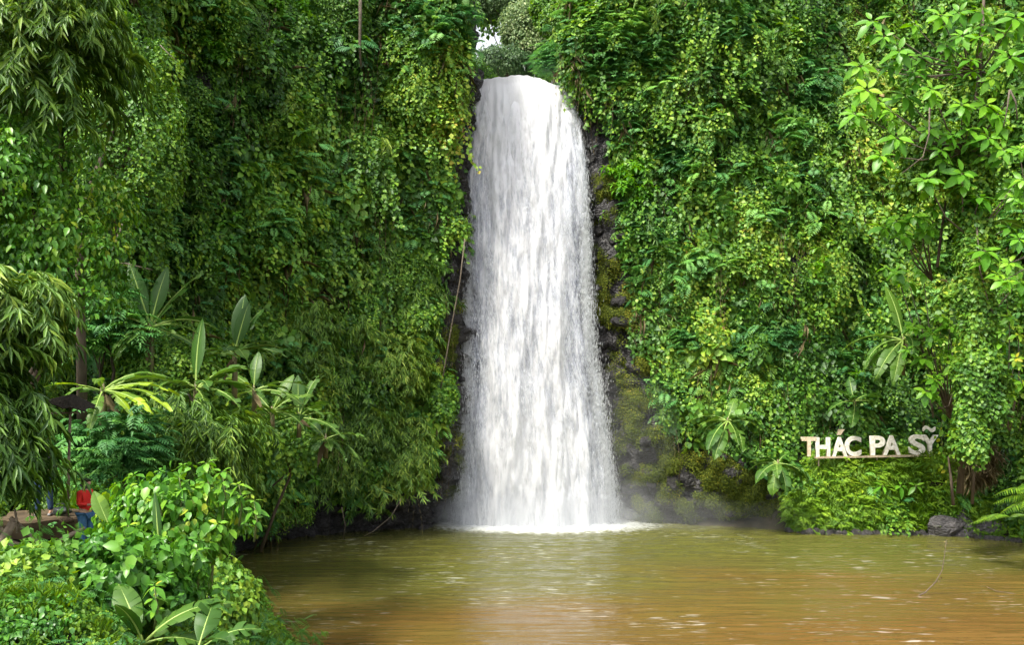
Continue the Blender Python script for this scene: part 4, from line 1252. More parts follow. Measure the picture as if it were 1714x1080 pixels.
plant('bamboo', 'bamboo tuft at the left edge beside the standing person', 'bamboo', P(-22, 730, 17.0), (.5, .6, .8), 'bamboo', .35, 22, 86, Vector((-11.5, 17.8, 6.0)), None, 'vine_stem', .03)
plant('bush', 'bush of mid-green leaves behind the thatched sunshade', 'bush', P(190, 760, 25), (1.2, .9, 1.1), 'feathery', .4, 55, 87, Vector((-11.2, 25.6, 6.2)))
plant('bush', 'fine-leaved round bush below the tallest banana plant', 'bush', P(280, 625, 31), (1.3, 1.0, .95), 'small', .38, 80, 88, Vector((-12.4, 31.5, 5.4)))
plant('bush', 'pale leafy bush left of the tallest banana plant', 'bush', P(170, 545, 30), (1.2, .9, 1.1), 'feathery', .62, 50, 89, Vector((-14.4, 31, 6.4)))
plant('bush', 'leafy bush filling the slope below the drooping banana leaves', 'bush', P(330, 735, 28), (1.5, 1.1, .9), 'bamboo', .5, 60, 90, Vector((-10.2, 28.6, 4.4)))
plant('bush', 'leafy slope bush under the right-hand banana plants', 'bush', P(470, 745, 42), (1.9, 1.2, 1.5), 'creeper', .42, 90, 91, Vector((-12.2, 43, 1.5)))
plant('bush', 'shrub right above the waterline where the left bank meets the wall', 'bush', P(365, 855, 40), (1.2, .9, 1.0), 'small', .35, 80, 92, Vector((-12.5, 40.6, .6)))
# foreground bushes
plant('bush', 'broad-leaved bush with yellow tips in front of the pool', 'bush', P(298, 868, 15.5), (.9, .7, .62), 'round', .78, 70, 95, Vector((-5.6, 16, 4.4)), None, 'vine_stem', .05)
plant('bush', 'dark round-leaved bush below the yellow-tipped bush', 'bush', P(215, 980, 13.5), (.9, .65, .48), 'round', .45, 85, 96, Vector((-5.6, 13.8, 4.2)), None, 'vine_stem', .05)
plant('bush', 'small-leaved bush low in the left corner under the pole railing', 'bush', P(50, 1010, 13.0), (.85, .7, .45), 'small', .62, 70, 97, Vector((-7, 13.2, 5.0)), None, 'vine_stem', .04)
plant('bush', 'leafy sprawling bush on the slope edge down to the pool', 'bush', P(345, 1015, 19), (.95, .7, .55), 'small', .6, 90, 98, Vector((-5.9, 19.3, 3.6)), None, 'vine_stem', .04)

# upright shoots rising out of the near bush
def shoot(px, py, D, h, label, tone=.75, nleaf=4, size=.26, group=None):
    base = P(px, py, D) - Vector((0, 0, h))
    e_ = empty('shoot', base, label, 'plant', group)
    link('stem', MB().tube([(0, 0, 0), (.05, 0, h * .5), (0, 0, h)], [.02, .015, .008], 6).mesh('stem', M['vine_stem']), e_)
    rng = np.random.default_rng(int(px * 7 + py))
    for k in range(nleaf):
        V, T, c = rosette(rng, (0, 0, h - k * .16), size, 6, 12, .45)
        o = link('leaf_whorl', mesh_np('leaf_whorl', V, T, [M['bush']], c), e_); o['tone'] = tone
    return e_
shoot(345, 775, 15, .8, 'yellow-tipped shoot at the very top of the broad-leaved bush', .8)
shoot(400, 812, 15, .7, 'yellow-tipped shoot at the right end of the broad-leaved bush', .85, 3)
shoot(265, 830, 14.6, .6, 'shoot with pale leaves on the left shoulder of the broad-leaved bush', .6, 3)
shoot(300, 800, 14.8, .7, 'shoot between the left shoulder and the topmost shoot of the broad-leaved bush', .7, 4)
shoot(372, 790, 15, .8, 'shoot just right of the topmost one on the broad-leaved bush', .75, 4)
shoot(425, 838, 15, .7, 'small shoot reaching furthest right over the dark slope', .7, 3)
shoot(215, 880, 14, .6, 'yellowish shoot near the lime banana leaf', .95, 3, .22)
shoot(330, 920, 13.6, .6, 'yellowish shoot on the front of the broad-leaved bush', .9, 3, .22)
shoot(258, 982, 11.8, .6, 'pale green shoot standing among the near banana leaves', .9, 3, .2)

# ------------------------------------------------------------------ banana plants
def banana_leaf_mesh(L, W, droop, seed, torn=.25, fold=.25):
    """leaf along +Y (petiole first), arching; returns blade mesh, midrib mesh"""
    rng = np.random.default_rng(seed)
    n = 26
    s = np.linspace(0, 1, n)
    y = L * (s - .28 * droop * s ** 2.2); z = L * (.12 * np.sin(PI * s * .5) - droop * .75 * s ** 2)
    bl = np.clip((s - .14) / .86, 0, 1)
    hw = W / 2 * np.clip(np.sin(PI * np.clip(bl, 0, 1) ** .82), 0, 1) ** .85
    V = []; T = []; c = []
    for sg in (-1, 1):
        i = 4
        while i < n - 1:
            ln = int(rng.integers(2, 6)) if rng.random() < torn * 2 else n
            j = min(i + ln, n - 1)
            dz = rng.normal() * .05 * W * torn * 4; sh = rng.uniform(-.02, .02) * L * torn * 3
            b0 = len(V)
            tc_ = rng.random() * .5 + .25
            for k in range(i, j + 1):
                f_ = .0 if (k not in (i, j) or ln == n) else .0
                for m_, fr in enumerate((0, .5, 1.0)):
                    x = sg * hw[k] * fr * math.cos(fold)
                    zz = z[k] + hw[k] * fr * math.sin(fold) - (fr ** 2) * hw[k] * .35 + dz * fr + math.sin(k * 2.2) * .012 * fr * W
                    V.append((x, y[k] + fr * hw[k] * .35 + sh * fr, zz)); c.append(tc_)
            m2 = j - i + 1
            for k in range(m2 - 1):
                for m_ in range(2):
                    a0 = b0 + k * 3 + m_; b1 = a0 + 3
                    q_ = (a0, b1, b1 + 1, a0 + 1) if sg < 0 else (a0, a0 + 1, b1 + 1, b1)
                    T.append(q_)
            i = j
    bm_ = mesh_np('blade', V, T, [M['banana']], c, smooth=True)
    pts = [(0, y[k], z[k] - .006) for k in range(0, n, 2)]
    rr_ = [.028 * L * (1 - k / n) * .55 + .003 for k in range(0, n, 2)]
    mr = MB().tube(pts, rr_, 6).mesh('midrib', M['midrib'])
    return bm_, mr

BL = {}
def loc_far(b): return b[1] > 50 and b[0] < 22
def banana(base, lv, label, stem_h=1.0, tone=.5, group=None, dry=0, name='banana_plant'):
    if len(lv) > 4 and stem_h > .2:
        lv = lv + [(rnd.uniform(180, 380), rnd.uniform(-25, 45), lv[0][2] * rnd.uniform(.7, .95), lv[0][3] * rnd.uniform(.75, 1), rnd.uniform(.3, .7)) for _ in range(5)]
    if loc_far(base): lv = [(a_, e2, l_ * 1.3, w2 * 1.2, d_) for a_, e2, l_, w2, d_ in lv]
    """lv: list of (azimuth deg [0 = right, 90 = away], elevation deg, length, width, droop)"""
    e_ = empty(name, base, label, 'banana plant', group)
    if stem_h > .1:
        link('pseudostem', MB().tube([(0, 0, -.5), (.03, 0, stem_h * .5), (0, 0, stem_h), (0, 0, stem_h + .25)], [.11, .10, .08, .03], 10).mesh('pseudostem', M['pseudostem']), e_)
    for k, (azd, eld, L, W, dr) in enumerate(lv):
        L *= 1.3; W *= 1.35
        key = (round(L, 1), round(W, 2), round(dr, 1), k % 3)
        if key not in BL: BL[key] = banana_leaf_mesh(L, W, dr, hash(key) % 1000 + k, torn=.15 if eld > 60 else .5)
        bm_, mr = BL[key]
        rot_ = Euler((math.radians(eld), rnd.uniform(-.35, .35), math.radians(azd - 90)), 'XYZ')
        o = link('leaf', bm_, e_, (0, 0, stem_h), rot_)
        o['tone'] = float(np.clip(tone - .02 + rnd.uniform(-.2, .2), 0, 1))
        m2 = link('midrib', mr, o); m2['tone'] = .6
    if dry:
        for k in range(dry):
            V, T, c = leaves(12, .22, np.array([[0, 0, stem_h * .9]]), np.array([[rnd.uniform(-1, 1), -.5, -1.2 + rnd.random()]]), np.array([[0, -1, .3]]), rnd.uniform(.7, 1.3), R)
            link('dead_leaf', mesh_np('dead_leaf', V, T, [M['dry']], c), e_)
    return e_
B_ = [
    # px, py of the crown's heart, D, stem, leaves, tone, label, dry
    (252, 548, 30, 1.6, [(118, 70, 1.95, .42, .1), (85, 80, 1.7, .42, .1), (38, 48, 2.1, .46, .15), (60, 74, 1.3, .4, .1), (8, 18, 2.0, .3, .6), (-15, 5, 1.8, .26, .5), (200, 10, 1.2, .3, .8)], .42, 'tallest banana plant, three upright leaves and browned ones drooping right', 3),
    (392, 592, 33, 1.4, [(112, 72, 1.9, .48, .1), (50, 52, 1.9, .46, .2), (95, 84, 1.6, .4, .1), (15, 20, 1.9, .36, .6), (-10, 10, 1.9, .34, .5), (165, 20, 1.3, .3, .7)], .32, 'dark banana plant right of the tallest one', 1),
    (328, 650, 29, 1.2, [(72, 72, 1.9, .42, .1), (28, 35, 1.5, .34, .4), (-8, 12, 2.0, .38, .5), (-25, -5, 1.9, .36, .5), (150, 30, 1.0, .3, .7)], .55, 'banana plant with one upright leaf below the two taller ones', 1),
    (172, 655, 25, .8, [(25, 22, 1.7, .26, .5), (5, 12, 1.8, .28, .5), (-12, 2, 1.9, .3, .5), (-30, -8, 1.7, .24, .4), (45, 32, 1.3, .26, .6), (200, 15, .9, .24, .7)], .78, 'banana with pale leaves fanning down to the right near the left edge', 1),
    (455, 690, 38, .5, [(75, 62, 1.6, .42, .2), (30, 35, 1.6, .36, .4), (140, 40, 1.7, .42, .4), (-5, 12, 2.0, .4, .5), (165, 15, 1.9, .36, .6), (-20, -5, 1.7, .3, .6)], .66, 'light green banana plant on the left slope nearest the wall', 0),
    (500, 700, 40, .4, [(60, 58, 1.9, .44, .2), (100, 72, 1.6, .44, .1), (10, 15, 1.6, .36, .5), (-15, -8, 2.1, .36, .5), (120, 62, 1.5, .4, .2)], .40, 'rightmost banana plant on the left slope', 1),
    (300, 612, 31, .5, [(100, 60, 1.3, .36, .2), (20, 25, 1.7, .32, .5), (-10, 8, 1.8, .3, .6), (160, 20, 1.4, .3, .6), (210, 0, 1.2, .3, .6)], .5, 'low banana plant wedged under the tallest one', 1),
    (425, 655, 36, .5, [(80, 65, 1.5, .4, .2), (10, 20, 1.9, .34, .5), (-15, 0, 2.0, .34, .5), (150, 35, 1.6, .36, .4), (190, 5, 1.5, .3, .6)], .62, 'banana plant with long arching leaves in the middle of the left slope', 1),
    (545, 735, 41, .4, [(60, 55, 1.3, .36, .2), (5, 15, 1.6, .34, .5), (-20, -10, 1.8, .32, .5), (130, 40, 1.4, .36, .4), (-35, -20, 1.6, .3, .4)], .5, 'lowest small banana plant by the bamboo on the left slope', 1),
    (240, 1078, 11.5, .0, [(125, 52, .85, .26, .35), (250, 62, .62, .24, .3), (28, 40, 1.0, .28, .55), (60, 25, .7, .24, .3), (178, 14, .9, .2, .5), (200, 30, .6, .2, .5), (10, 10, .8, .24, .6)], .36, 'near banana plant with broad grey-green leaves at the bottom edge', 0),
    (330, 1092, 11.2, .0, [(100, 50, .7, .24, .4), (15, 35, .8, .24, .6), (330, 40, .6, .22, .6)], .3, 'second near banana plant at the bottom edge, right of the first', 0),
    (184, 884, 15.0, .0, [(124, 62, .56, .2, .1)], 1.0, 'single bright lime banana leaf in front of the person in red', 0),
    (268, 930, 14.0, .0, [(105, 78, .8, .10, .1)], .35, 'narrow rolled banana leaf standing in the dark round-leaved bush', 0),
    (1218, 705, 54, .8, [(200, 5, 1.6, .5, .6), (225, -25, 2.0, .55, .4), (250, -40, 2.1, .55, .3), (170, 20, 1.7, .4, .7), (-10, 5, 1.5, .5, .6), (300, -30, 1.7, .45, .5), (60, 55, 1.2, .4, .3)], .62, 'banana with drooping pale leaves at the lower right wall above the mist', 4),
    (1302, 776, 53.5, .6, [(210, -15, 1.4, .5, .6), (245, -45, 1.5, .5, .5), (-15, -10, 1.4, .5, .6), (280, -40, 1.4, .48, .5), (35, 30, 1.2, .42, .5), (150, 30, 1.1, .42, .5), (180, 5, 1.3, .45, .6)], .45, 'broad-leaved banana left of the letter sign', 1),
    (1430, 672, 55, .6, [(150, 35, 1.2, .45, .4), (20, 20, 1.5, .48, .5), (265, -50, 1.3, .45, .4), (60, 60, 1.2, .4, .2), (200, -5, 1.4, .4, .5), (-5, 0, 1.2, .4, .5)], .4, 'small green banana above the letters C and P', 0),
    (1512, 570, 52.5, 1.6, [(112, 66, 3.0, .7, .15), (60, 30, 2.6, .6, .5), (165, 12, 3.0, .7, .6), (195, -5, 2.7, .5, .7), (228, -30, 3.0, .6, .5), (245, -40, 3.0, .6, .4), (30, 25, 2.8, .6, .6), (-15, 0, 2.2, .5, .7)], .55, 'big banana plant above the sign with one tall upright leaf', 3),
    (1612, 560, 50, 1.0, [(20, 25, 2.0, .55, .6), (-5, 5, 2.0, .55, .6), (160, 20, 1.9, .5, .7), (270, -30, 2.1, .6, .5), (70, 50, 1.8, .5, .4)], .5, 'banana half hidden behind the yellow-green rosette shrub', 1),
    (1655, 375, 48, .8, [(160, 15, 2.0, .5, .5), (15, 12, 2.0, .5, .5), (190, -12, 1.8, .45, .6), (80, 50, 1.6, .5, .3)], .6, 'banana leaves catching light beside the trunk at the right edge', 0),
]
for px, py, D, sh_, lv, tn, lab, dry in B_:
    if D > 45:
        w_, _n = wall_at(px, py)
        D = min(D, w_.y - .8) if px < 1300 else D
    b_ = P(px, py, D) - Vector((0, 0, sh_))
    banana(b_, lv, lab, sh_, tn, None, dry)

# ------------------------------------------------------------------ large-leaved tree at the right, rosette by rosette
TD = 46.0
bt = Vector((P(1630, 700, TD).x, TD + 1.5, 3.4))
tree = empty('tree', bt, 'tall tree at the right edge with big drooping light green leaves', 'tree')
tp = [bt, P(1632, 560, TD + 1.2), P(1626, 400, TD + .8), P(1622, 250, TD + .6), P(1640, 120, TD + .6), P(1650, -60, TD + .6)]
link('trunk', MB().tube([v - bt for v in tp], [.17, .15, .12, .1, .09, .06], 10).mesh('trunk', M['bark']), tree)
RS = [(1540, 95), (1575, 25), (1610, 60), (1585, 75), (1490, 110), (1515, 160), (1470, 170), (1560, 150), (1595, 110), (1610, 175), (1660, 130), (1690, 95), (1700, 150), (1555, 215), (1490, 185), (1430, 190),
      (1620, 215), (1655, 230), (1590, 225), (1530, 40), (1680, 250), (1645, 20), (1700, 30), (1480, 60), (1505, 85), (1440, 110), (1700, 320), (1705, 300), (1640, 330), (1650, 175), (1670, 190), (1575, 250), (1655, 262), (1460, 35), (1625, 100), (1680, 55), (1640, 60), (1605, 20), (1530, 120), (1450, 150), (1500, 230), (1610, 290), (1690, 380), (1705, 470), (1650, 420), (1550, 300), (1475, 260)]
for k, (px, py) in enumerate(RS):
    c = P(px, py, TD - .3 - R.random() * 1.6)
    rng = np.random.default_rng(700 + k)
    V, T, cc = rosette(rng, (0, 0, 0), R.uniform(.75, 1.05), 10, 12, .46, face=(0, -.7, .8))
    V2, T2, c2 = rosette(rng, (.25, .3, -.45), R.uniform(.5, .8), 7, 12, .46, face=(0, -.7, .8))
    V, T, cc = merge([(V, T, cc), (V2, T2, c2)])
    o = link('leaf_cluster', mesh_np('leaf_cluster', V, T, [M['broad']], cc), tree, c - bt, None, float(R.uniform(.8, 1.2))); o['tone'] = float(R.uniform(.2, .75))
    # the branch that carries it
    zt = c.z - 1.2
    tpar = min(tp, key=lambda q_: abs(q_.z - zt))
    mid = (c + tpar) / 2 + Vector((0, .4, -.3))
    link('branch', MB().tube([tpar - bt, mid - bt, c - bt], [.06, .04, .02], 6).mesh('branch', M['vine']), tree)

def rosette_shrub(name, label, spots, D, base, size, tone, seed, kind='broad'):
    e_ = empty(name, base, label, 'shrub')
    for k, (px, py) in enumerate(spots):
        rng = np.random.default_rng(seed * 50 + k)
        c = P(px, py, D - rng.random() * 1.1)
        V, T, cc = merge([rosette(rng, (0, 0, 0), size * rng.uniform(.8, 1.15), 9, 12, .5, face=(0, -.6, .8)), rosette(rng, rng.normal(size=3) * .3, size * .7, 7, 12, .5, face=(0, -.6, .8))])
        o = link('leaf_cluster', mesh_np('leaf_cluster', V, T, [M[kind]], cc), e_, c - Vector(base)); o['tone'] = float(np.clip(tone + rng.normal() * .1, 0, 1))
        mid = (c + Vector(base)) / 2 + Vector((rng.normal() * .2, .3, rng.normal() * .2))
        link('branch', MB().tube([(0, 0, 0), mid - Vector(base), c - Vector(base)], [.06, .035, .015], 6).mesh('branch', M['vine']), e_)
    return e_
for k_, (px, lab_) in enumerate(((1478, 'pale broad sprout on the grassy bank below the letter P'), (1507, 'pale broad sprout on the grassy bank below the gap before SY'), (1533, 'pale broad sprout on the grassy bank below the letter S'))):
    q_ = P(px, 822, 54.2)
    e_ = empty('sprout', q_, lab_, 'plant')
    V, T, cc = rosette(np.random.default_rng(970 + k_), (0, 0, .3), .75, 6, 12, .4)
    o = link('leaf_whorl', mesh_np('leaf_whorl', V, T, [M['broad']], cc), e_); o['tone'] = .7
    link('stem', MB().tube([(0, 0, -.2), (0, 0, .35)], [.03, .02], 6).mesh('stem', M['vine_stem']), e_)
rosette_shrub('shrub', 'yellow-green shrub with large limp leaves above the end of the sign', [(1520, 470), (1500, 455), (1545, 455), (1590, 545), (1560, 560), (1610, 560), (1580, 590), (1545, 600), (1600, 610), (1565, 635), (1550, 655), (1620, 590), (1530, 545), (1575, 530)],
              50.5, P(1590, 700, 51.5), .8, .78, 3)
rosette_shrub('shrub', 'group of long pointed yellowish leaves halfway down the large-leaved tree', [(1500, 370), (1530, 360), (1550, 385), (1515, 395), (1480, 380), (1565, 350)], 48.5, P(1560, 470, 50), .85, .62, 4)
rosette_shrub('shrub', 'lime-green rounded shrub at the right edge level with the big banana', [(1665, 540), (1690, 530), (1705, 560), (1675, 575), (1700, 600), (1660, 600), (1710, 640), (1650, 640), (1625, 650), (1690, 660)], 46.5, P(1690, 720, 47.5), .5, .92, 5)
rosette_shrub('shrub', 'hanging pale leaves at the far right edge above the lime-green shrub', [(1706, 250), (1700, 330), (1712, 300), (1690, 440), (1706, 400), (1680, 470)], 43.5, P(1735, 420, 45), .7, .6, 6)

# column of yellow leaves hanging beside the sign
vb = P(1578, 640, 53.4)
vv = empty('vine', vb, 'vine of yellow leaves hanging down beside the last letter of the sign', 'vine')
cm2 = crown(np.random.default_rng(88), CL['creeper'], (.6, .5, 8.5), 230, M['creeper'], 'ivy')
o = link('ivy', cm2, tree, P(1632, 450, TD + .8) - bt); o['tone'] = .55; o['label'] = 'creeper leaves wrapped round the trunk'
link('stem', MB().tube([P(1578 + 3 * math.sin(k), 640 + k * 18, 53.4) - vb for k in range(9)], [.02] * 9, 6).mesh('stem', M['vine_stem']), vv)
rng = np.random.default_rng(77)
ps = np.array([(P(1578 + rng.normal() * 5, 640 + 148 * q_, 53.35) - vb)[:] for q_ in np.linspace(0, 1, 34)])
V, T, cc = leaves(12, .6, ps, DOWN + rng.normal(size=(34, 3)) * .7, np.array([0, -1, .5]) + rng.normal(size=(34, 3)) * .3, rng.uniform(.25, .45, 34), rng)
o = link('leaf_cluster', mesh_np('leaf_cluster', V, T, [M['broad']], cc), vv); o['tone'] = .98; o['kind'] = 'stuff'

# fern fronds at the lower right
def fern(px, py, D, L, label, azs, tone=.75, seed=1, m=26):
    b_ = P(px, py, D)
    e_ = empty('fern', b_, label, 'fern')
    for k, (azd, rise, dr) in enumerate(azs):
        rng = np.random.default_rng(seed * 31 + k)
        pos, tan, dv = frond_pts(rng, math.radians(azd), L * rng.uniform(.85, 1.1), math.radians(rise), dr, m)
        side = norm(np.cross(tan, UP[None])); nn_ = norm(np.cross(side, tan))
        sz_ = L * .2 * np.sin(np.linspace(.6, PI * .95, m))
        parts = []
        for sg in (-1, 1):
            parts.append(leaves(6, .15, pos, side * sg + tan * .5 + DOWN * .12, nn_ + rng.normal(size=(m, 3)) * .12, sz_, rng))
        V, T, cc = merge(parts)
        o = link('frond', mesh_np('frond', V, T, [M['herb']], cc), e_); o['tone'] = tone
        link('stalk', MB().tube([Vector(p_) for p_ in pos[::3]], [.02 * (1 - q_ / 8) + .003 for q_ in range(len(pos[::3]))], 5).mesh('stalk', M['vine_stem']), o)
    return e_
fern(1768, 832, 43, 3.3, 'large light green fern arching left over the shore rocks', [(180, 30, .5), (168, 14, .4), (195, 45, .65), (150, 50, .7), (210, 20, .5), (186, 4, .35), (235, 40, .7), (172, 55, .8)], .3, 1)
fern(1690, 868, 45, 2.0, 'smaller fern tucked under the large arching fern', [(185, 25, .5), (165, 10, .4), (210, 30, .5), (20, 30, .6)], .3, 2)

# ------------------------------------------------------------------ vines, hanging trunks
def vine(label, pts, r0, r1, mat='vine', cat='vine', name='vine', seg=6):
    base = Vector(pts[0])
    e_ = link(name, MB().tube([Vector(p_) - base for p_ in pts], list(np.linspace(r0, r1, len(pts))), seg).mesh(name, M[mat]), None, base)
    return tagit(e_, label, cat)
vine('bare brown trunk hanging down from the top edge left of the falls', [P(603, -40, 51.3), P(603, 30, 51.2), P(602, 80, 51.3), P(604, 112, 51.6)], .12, .06)
vine('long thin liana hanging beside the left edge of the waterfall', [P(778, 400, 53.6), P(770, 470, 53.6), P(757, 540, 53.7), P(745, 610, 53.8), P(735, 665, 54.2)], .045, .04)
vine('thin root dangling to the water under the left wall', [P(572, 850, 50.5), P(578, 880, 50.6), P(574, 905, 50.8)], .03, .02)
vine('thin sagging root crossing the dark undercut left of the falls', [P(672, 835, 52), P(655, 865, 51.8), P(625, 890, 51.6), P(610, 898, 51.4)], .03, .02)
vine('bare branch poking out above the bright feathery shrub', [P(180, 440, 27), P(210, 441, 27), P(255, 452, 27.3)], .03, .015, 'vine', 'branch', 'branch')
vine('slanting bare stem beside the glossy-leaved tree', [P(205, 375, 27), P(190, 415, 27), P(182, 445, 27)], .03, .02, 'vine', 'branch', 'branch')
vine('pale bent twig in the deep shade at the top left', [P(268, 75, 27), P(285, 92, 27), P(298, 103, 27)], .02, .01, 'vine', 'twig', 'twig')
vine('curved grey liana hanging below the yellow-green shrub', [P(1590, 560, 50), P(1600, 640, 50), P(1588, 680, 50), P(1570, 684, 50), P(1560, 670, 50)], .035, .02)
vine('straight thin liana in front of the large-leaved tree', [P(1556, 180, 44), P(1555, 225, 44), P(1545, 262, 44.2), P(1510, 290, 44.5)], .04, .03)
vine('forked brown root cluster at the right edge among large leaves', [P(1690, 150, 43), P(1700, 170, 43), P(1703, 200, 43)], .05, .03)
vine('brown root hanging beside the forked root at the right edge', [P(1690, 150, 43), P(1686, 180, 43), P(1680, 212, 43)], .05, .02)
vine('slanting bare stem right of the limp-leaved shrub', [P(1635, 380, 46), P(1640, 450, 46), P(1655, 510, 46), P(1665, 530, 46)], .05, .03)
vine('thin stick rising slantwise beside the big banana leaves', [P(1610, 536, 49), P(1635, 520, 49), P(1655, 508, 49)], .03, .02, 'vine', 'stick', 'stick')
vine('dangling brown roots above the letter Y of the sign', [P(1552, 650, 52), P(1560, 680, 52), P(1562, 700, 52)], .08, .05)

# the twig standing in the pool
tb = P(1535, 999, 39.2)
tw = empty('branch', tb, 'thin curved branch sticking up out of the pool on the right', 'branch')
pts = [P(1533, 1000, 39.2), P(1548, 993, 39.2), P(1566, 975, 39.2), P(1577, 955, 39.2), P(1581, 930, 39.2), P(1584, 904, 39.2)]
link('stem', MB().tube([v - tb for v in pts], [.03, .03, .026, .022, .018, .014], 6).mesh('stem', M['vine']), tw)
V, T, cc = leaves(2, .5, np.array([(P(1583, 904 + k * 3, 39.2) - tb)[:] for k in range(4)] + [(P(1568 + 2 * k, 974 - 2 * k, 39.2) - tb)[:] for k in range(5)]), DOWN + R.normal(size=(9, 3)) * .8, np.array([0, -1, .3]) + R.normal(size=(9, 3)) * .3, .12, R)
link('dead_leaf', mesh_np('dead_leaf', V, T, [M['dry']], cc), tw)
V = [P(1652, 986, 39), P(1668, 992, 38.8), P(1695, 996, 38.6)]
vine('small stick floating near the right edge of the pool', [Vector((v.x, v.y, .04 + .1 * (k == 0))) for k, v in enumerate([P(1652, 988, 40.3), P(1668, 992, 39.9), P(1698, 996, 39.5)])], .02, .012, 'vine', 'stick', 'stick')

# brown dead tangle right of the sign
ng_ = 60
tc_ = P(1638, 770, 50.8)
pts_ = np.array([(tc_ + Vector((R.normal() * .4, R.normal() * .2, R.normal() * .6)))[:] for _ in range(90)])
scatter('dead_tangle', pts_, np.stack([R.normal(size=90) * .3, R.normal(size=90) * .3, R.normal(size=90) * .5], 1), R.uniform(.35, .7, 90), R.integers(0, 4, 90), R.random(90), lib(c_twigs, 4, M['dry'], 'dead_tangle_bundle', 61, n=60) , 'brown dried vegetation hanging on the bank right of the sign')

# ------------------------------------------------------------------ shore boulders
SR = [(1578, 888, 30, 14, 'pale grey slab-like rock at the waterline left of the shore boulders'), (1616, 885, 24, 19, 'upright angular grey boulder in the middle of the shore boulders'),
      (1664, 889, 34, 16, 'dark rounded boulder right of the upright angular one'), (1599, 892, 10, 9, 'small grey stone wedged between slab rock and upright boulder'),
      (1702, 896, 16, 10, 'dark stone at the far right end of the shore'), (1418, 884, 16, 7, 'flat grey stone at the water below the letter C'),
      (1500, 889, 14, 7, 'dark low stone at the water below the gap between PA and SY'), (1530, 890, 12, 6, 'brown low stone left of the pale slab rock'),
      (1385, 886, 12, 6, 'low grey stone at the left end of the grassy bank'), (1455, 888, 10, 5, 'small dark stone at the water below the letter P')]
for k, (px, py, rx, rz, lab) in enumerate(SR):
    D = float(F * CAM_Z / (py + rz * .6 - HOR)) - .35
    s_ = D / F
    c = P(px, py, D + .3)
    me = rock_mesh(40 + k, .3, 2, 1.0, 'boulder', 'shore_rock')
    o = link('shore_rock', me, None, (c.x, c.y, max(c.z, rz * s_ * .25)), (R.uniform(-.2, .2), R.uniform(-.2, .2), R.uniform(0, 6)), (rx * s_ * 1.2, rx * s_ * .8, rz * s_ * 1.9))
    o.rotation_euler.z = R.uniform(-.3, .3)
    tagit(o, lab, 'rock')
n = 160
bx = R.uniform(17, 33, n); by = ysr(bx) + R.uniform(-.95, -.4, n)
scatter('shore_stones', np.stack([bx, by, R.uniform(-.05, .12, n)], 1), R.uniform(0, 6, (n, 3)), R.uniform(.1, .32, n), R.integers(0, 4, n), R.random(n), [rock_mesh(60 + i, .3, 1, .7, 'boulder', 'stone') for i in range(4)], 'small dark stones lining the waterline of the right bank')

# ------------------------------------------------------------------ ledge, railing, sunshade, people
ledge = empty('ledge', (-10.9, 20.2, 6.35), 'small brown earth platform where the two people stand', 'platform'); ledge['kind'] = 'structure'; del ledge['category']; del ledge['label']
V = []; K = 26
for zc, gr in ((.05, 1.0), (.0, 1.03), (-.12, .98), (-.45, .75)):
    for k in range(K):
        a_ = 2 * PI * k / K
        r_ = 1 + .07 * math.sin(3 * a_ + 1) + .05 * math.sin(7 * a_)
        V.append((.95 * r_ * gr * math.cos(a_), .8 * r_ * gr * math.sin(a_), zc + .02 * math.sin(5 * a_)))
Fq = [tuple(range(K))] + [(i * K + j, (i + 1) * K + j, (i + 1) * K + (j + 1) % K, i * K + (j + 1) % K) for i in range(3) for j in range(K)]
me = bpy.data.meshes.new('ledge'); me.from_pydata(V, [], Fq); me.materials.append(M['earth'])
PLX, PLY, PLZ = P(68, 866, 20).x, 20.0, P(82, 866, 20).z
bpy.data.objects.remove(ledge)
ledge = link('ledge', me, None, (PLX, PLY + .25, PLZ - .02)); tagit(ledge, kind='structure')

def pole_thing(label, a_, b_, r_, cat='pole', name='pole'):
    a_, b_ = Vector(a_), Vector(b_)
    mid = (a_ + b_) / 2 + Vector((.01, 0, .02))
    return tagit(link(name, MB().tube([Vector((0, 0, 0)), mid - a_, b_ - a_], [r_, r_ * .93, r_ * .85], 9).mesh(name, M['wood']), None, a_), label, cat)
pole_thing('bare pole slanting up to the right below the person in red', P(72, 922, 17.2), P(142, 884, 17.6), .05)
pole_thing('bare pole slanting down from the ledge to meet the lower pole', P(18, 868, 17.4), P(72, 918, 17.2), .045)
pole_thing('thick broken trunk leaning at the left edge below the ledge', P(-12, 935, 16.5), P(22, 875, 16.8), .09, 'trunk', 'dead_trunk')
pole_thing('short stick standing upright beside the ledge edge', P(29, 893, 17.2), P(25, 853, 17.3), .025, 'stick', 'stick')

# thatched sunshade
pb = P(113, 872, 19.4)
sh = empty('sunshade', pb, 'dark thatched sunshade on a slim wooden pole between the two people', 'sunshade')
ht = P(118, 668, 19.4).z - pb.z
link('pole', MB().tube([(0, 0, 0), (.03, 0, ht * .5), (.07, 0, ht)], [.035, .032, .03], 8).mesh('pole', M['wood']), sh)
link('base', rock_mesh(91, .25, 1, .8, 'boulder', 'base'), sh, (0, 0, .02), None, (.17, .15, .12)).data.materials[0] = M['earth']
V = []; K = 22; Fq = []
for zc, rr_ in ((.38, .02), (.2, .34), (.0, .68), (-.03, .66), (.15, .33), (.32, .02)):
    for k in range(K):
        a_ = 2 * PI * k / K
        q_ = rr_ * (1 + (.09 * math.sin(k * 2.6) if rr_ > .5 else 0))
        V.append((q_ * math.cos(a_), q_ * math.sin(a_), zc - (.05 * (k % 3) if rr_ > .5 else 0)))
for i in range(5):
    for j in range(K): Fq.append((i * K + j, (i + 1) * K + j, (i + 1) * K + (j + 1) % K, i * K + (j + 1) % K))
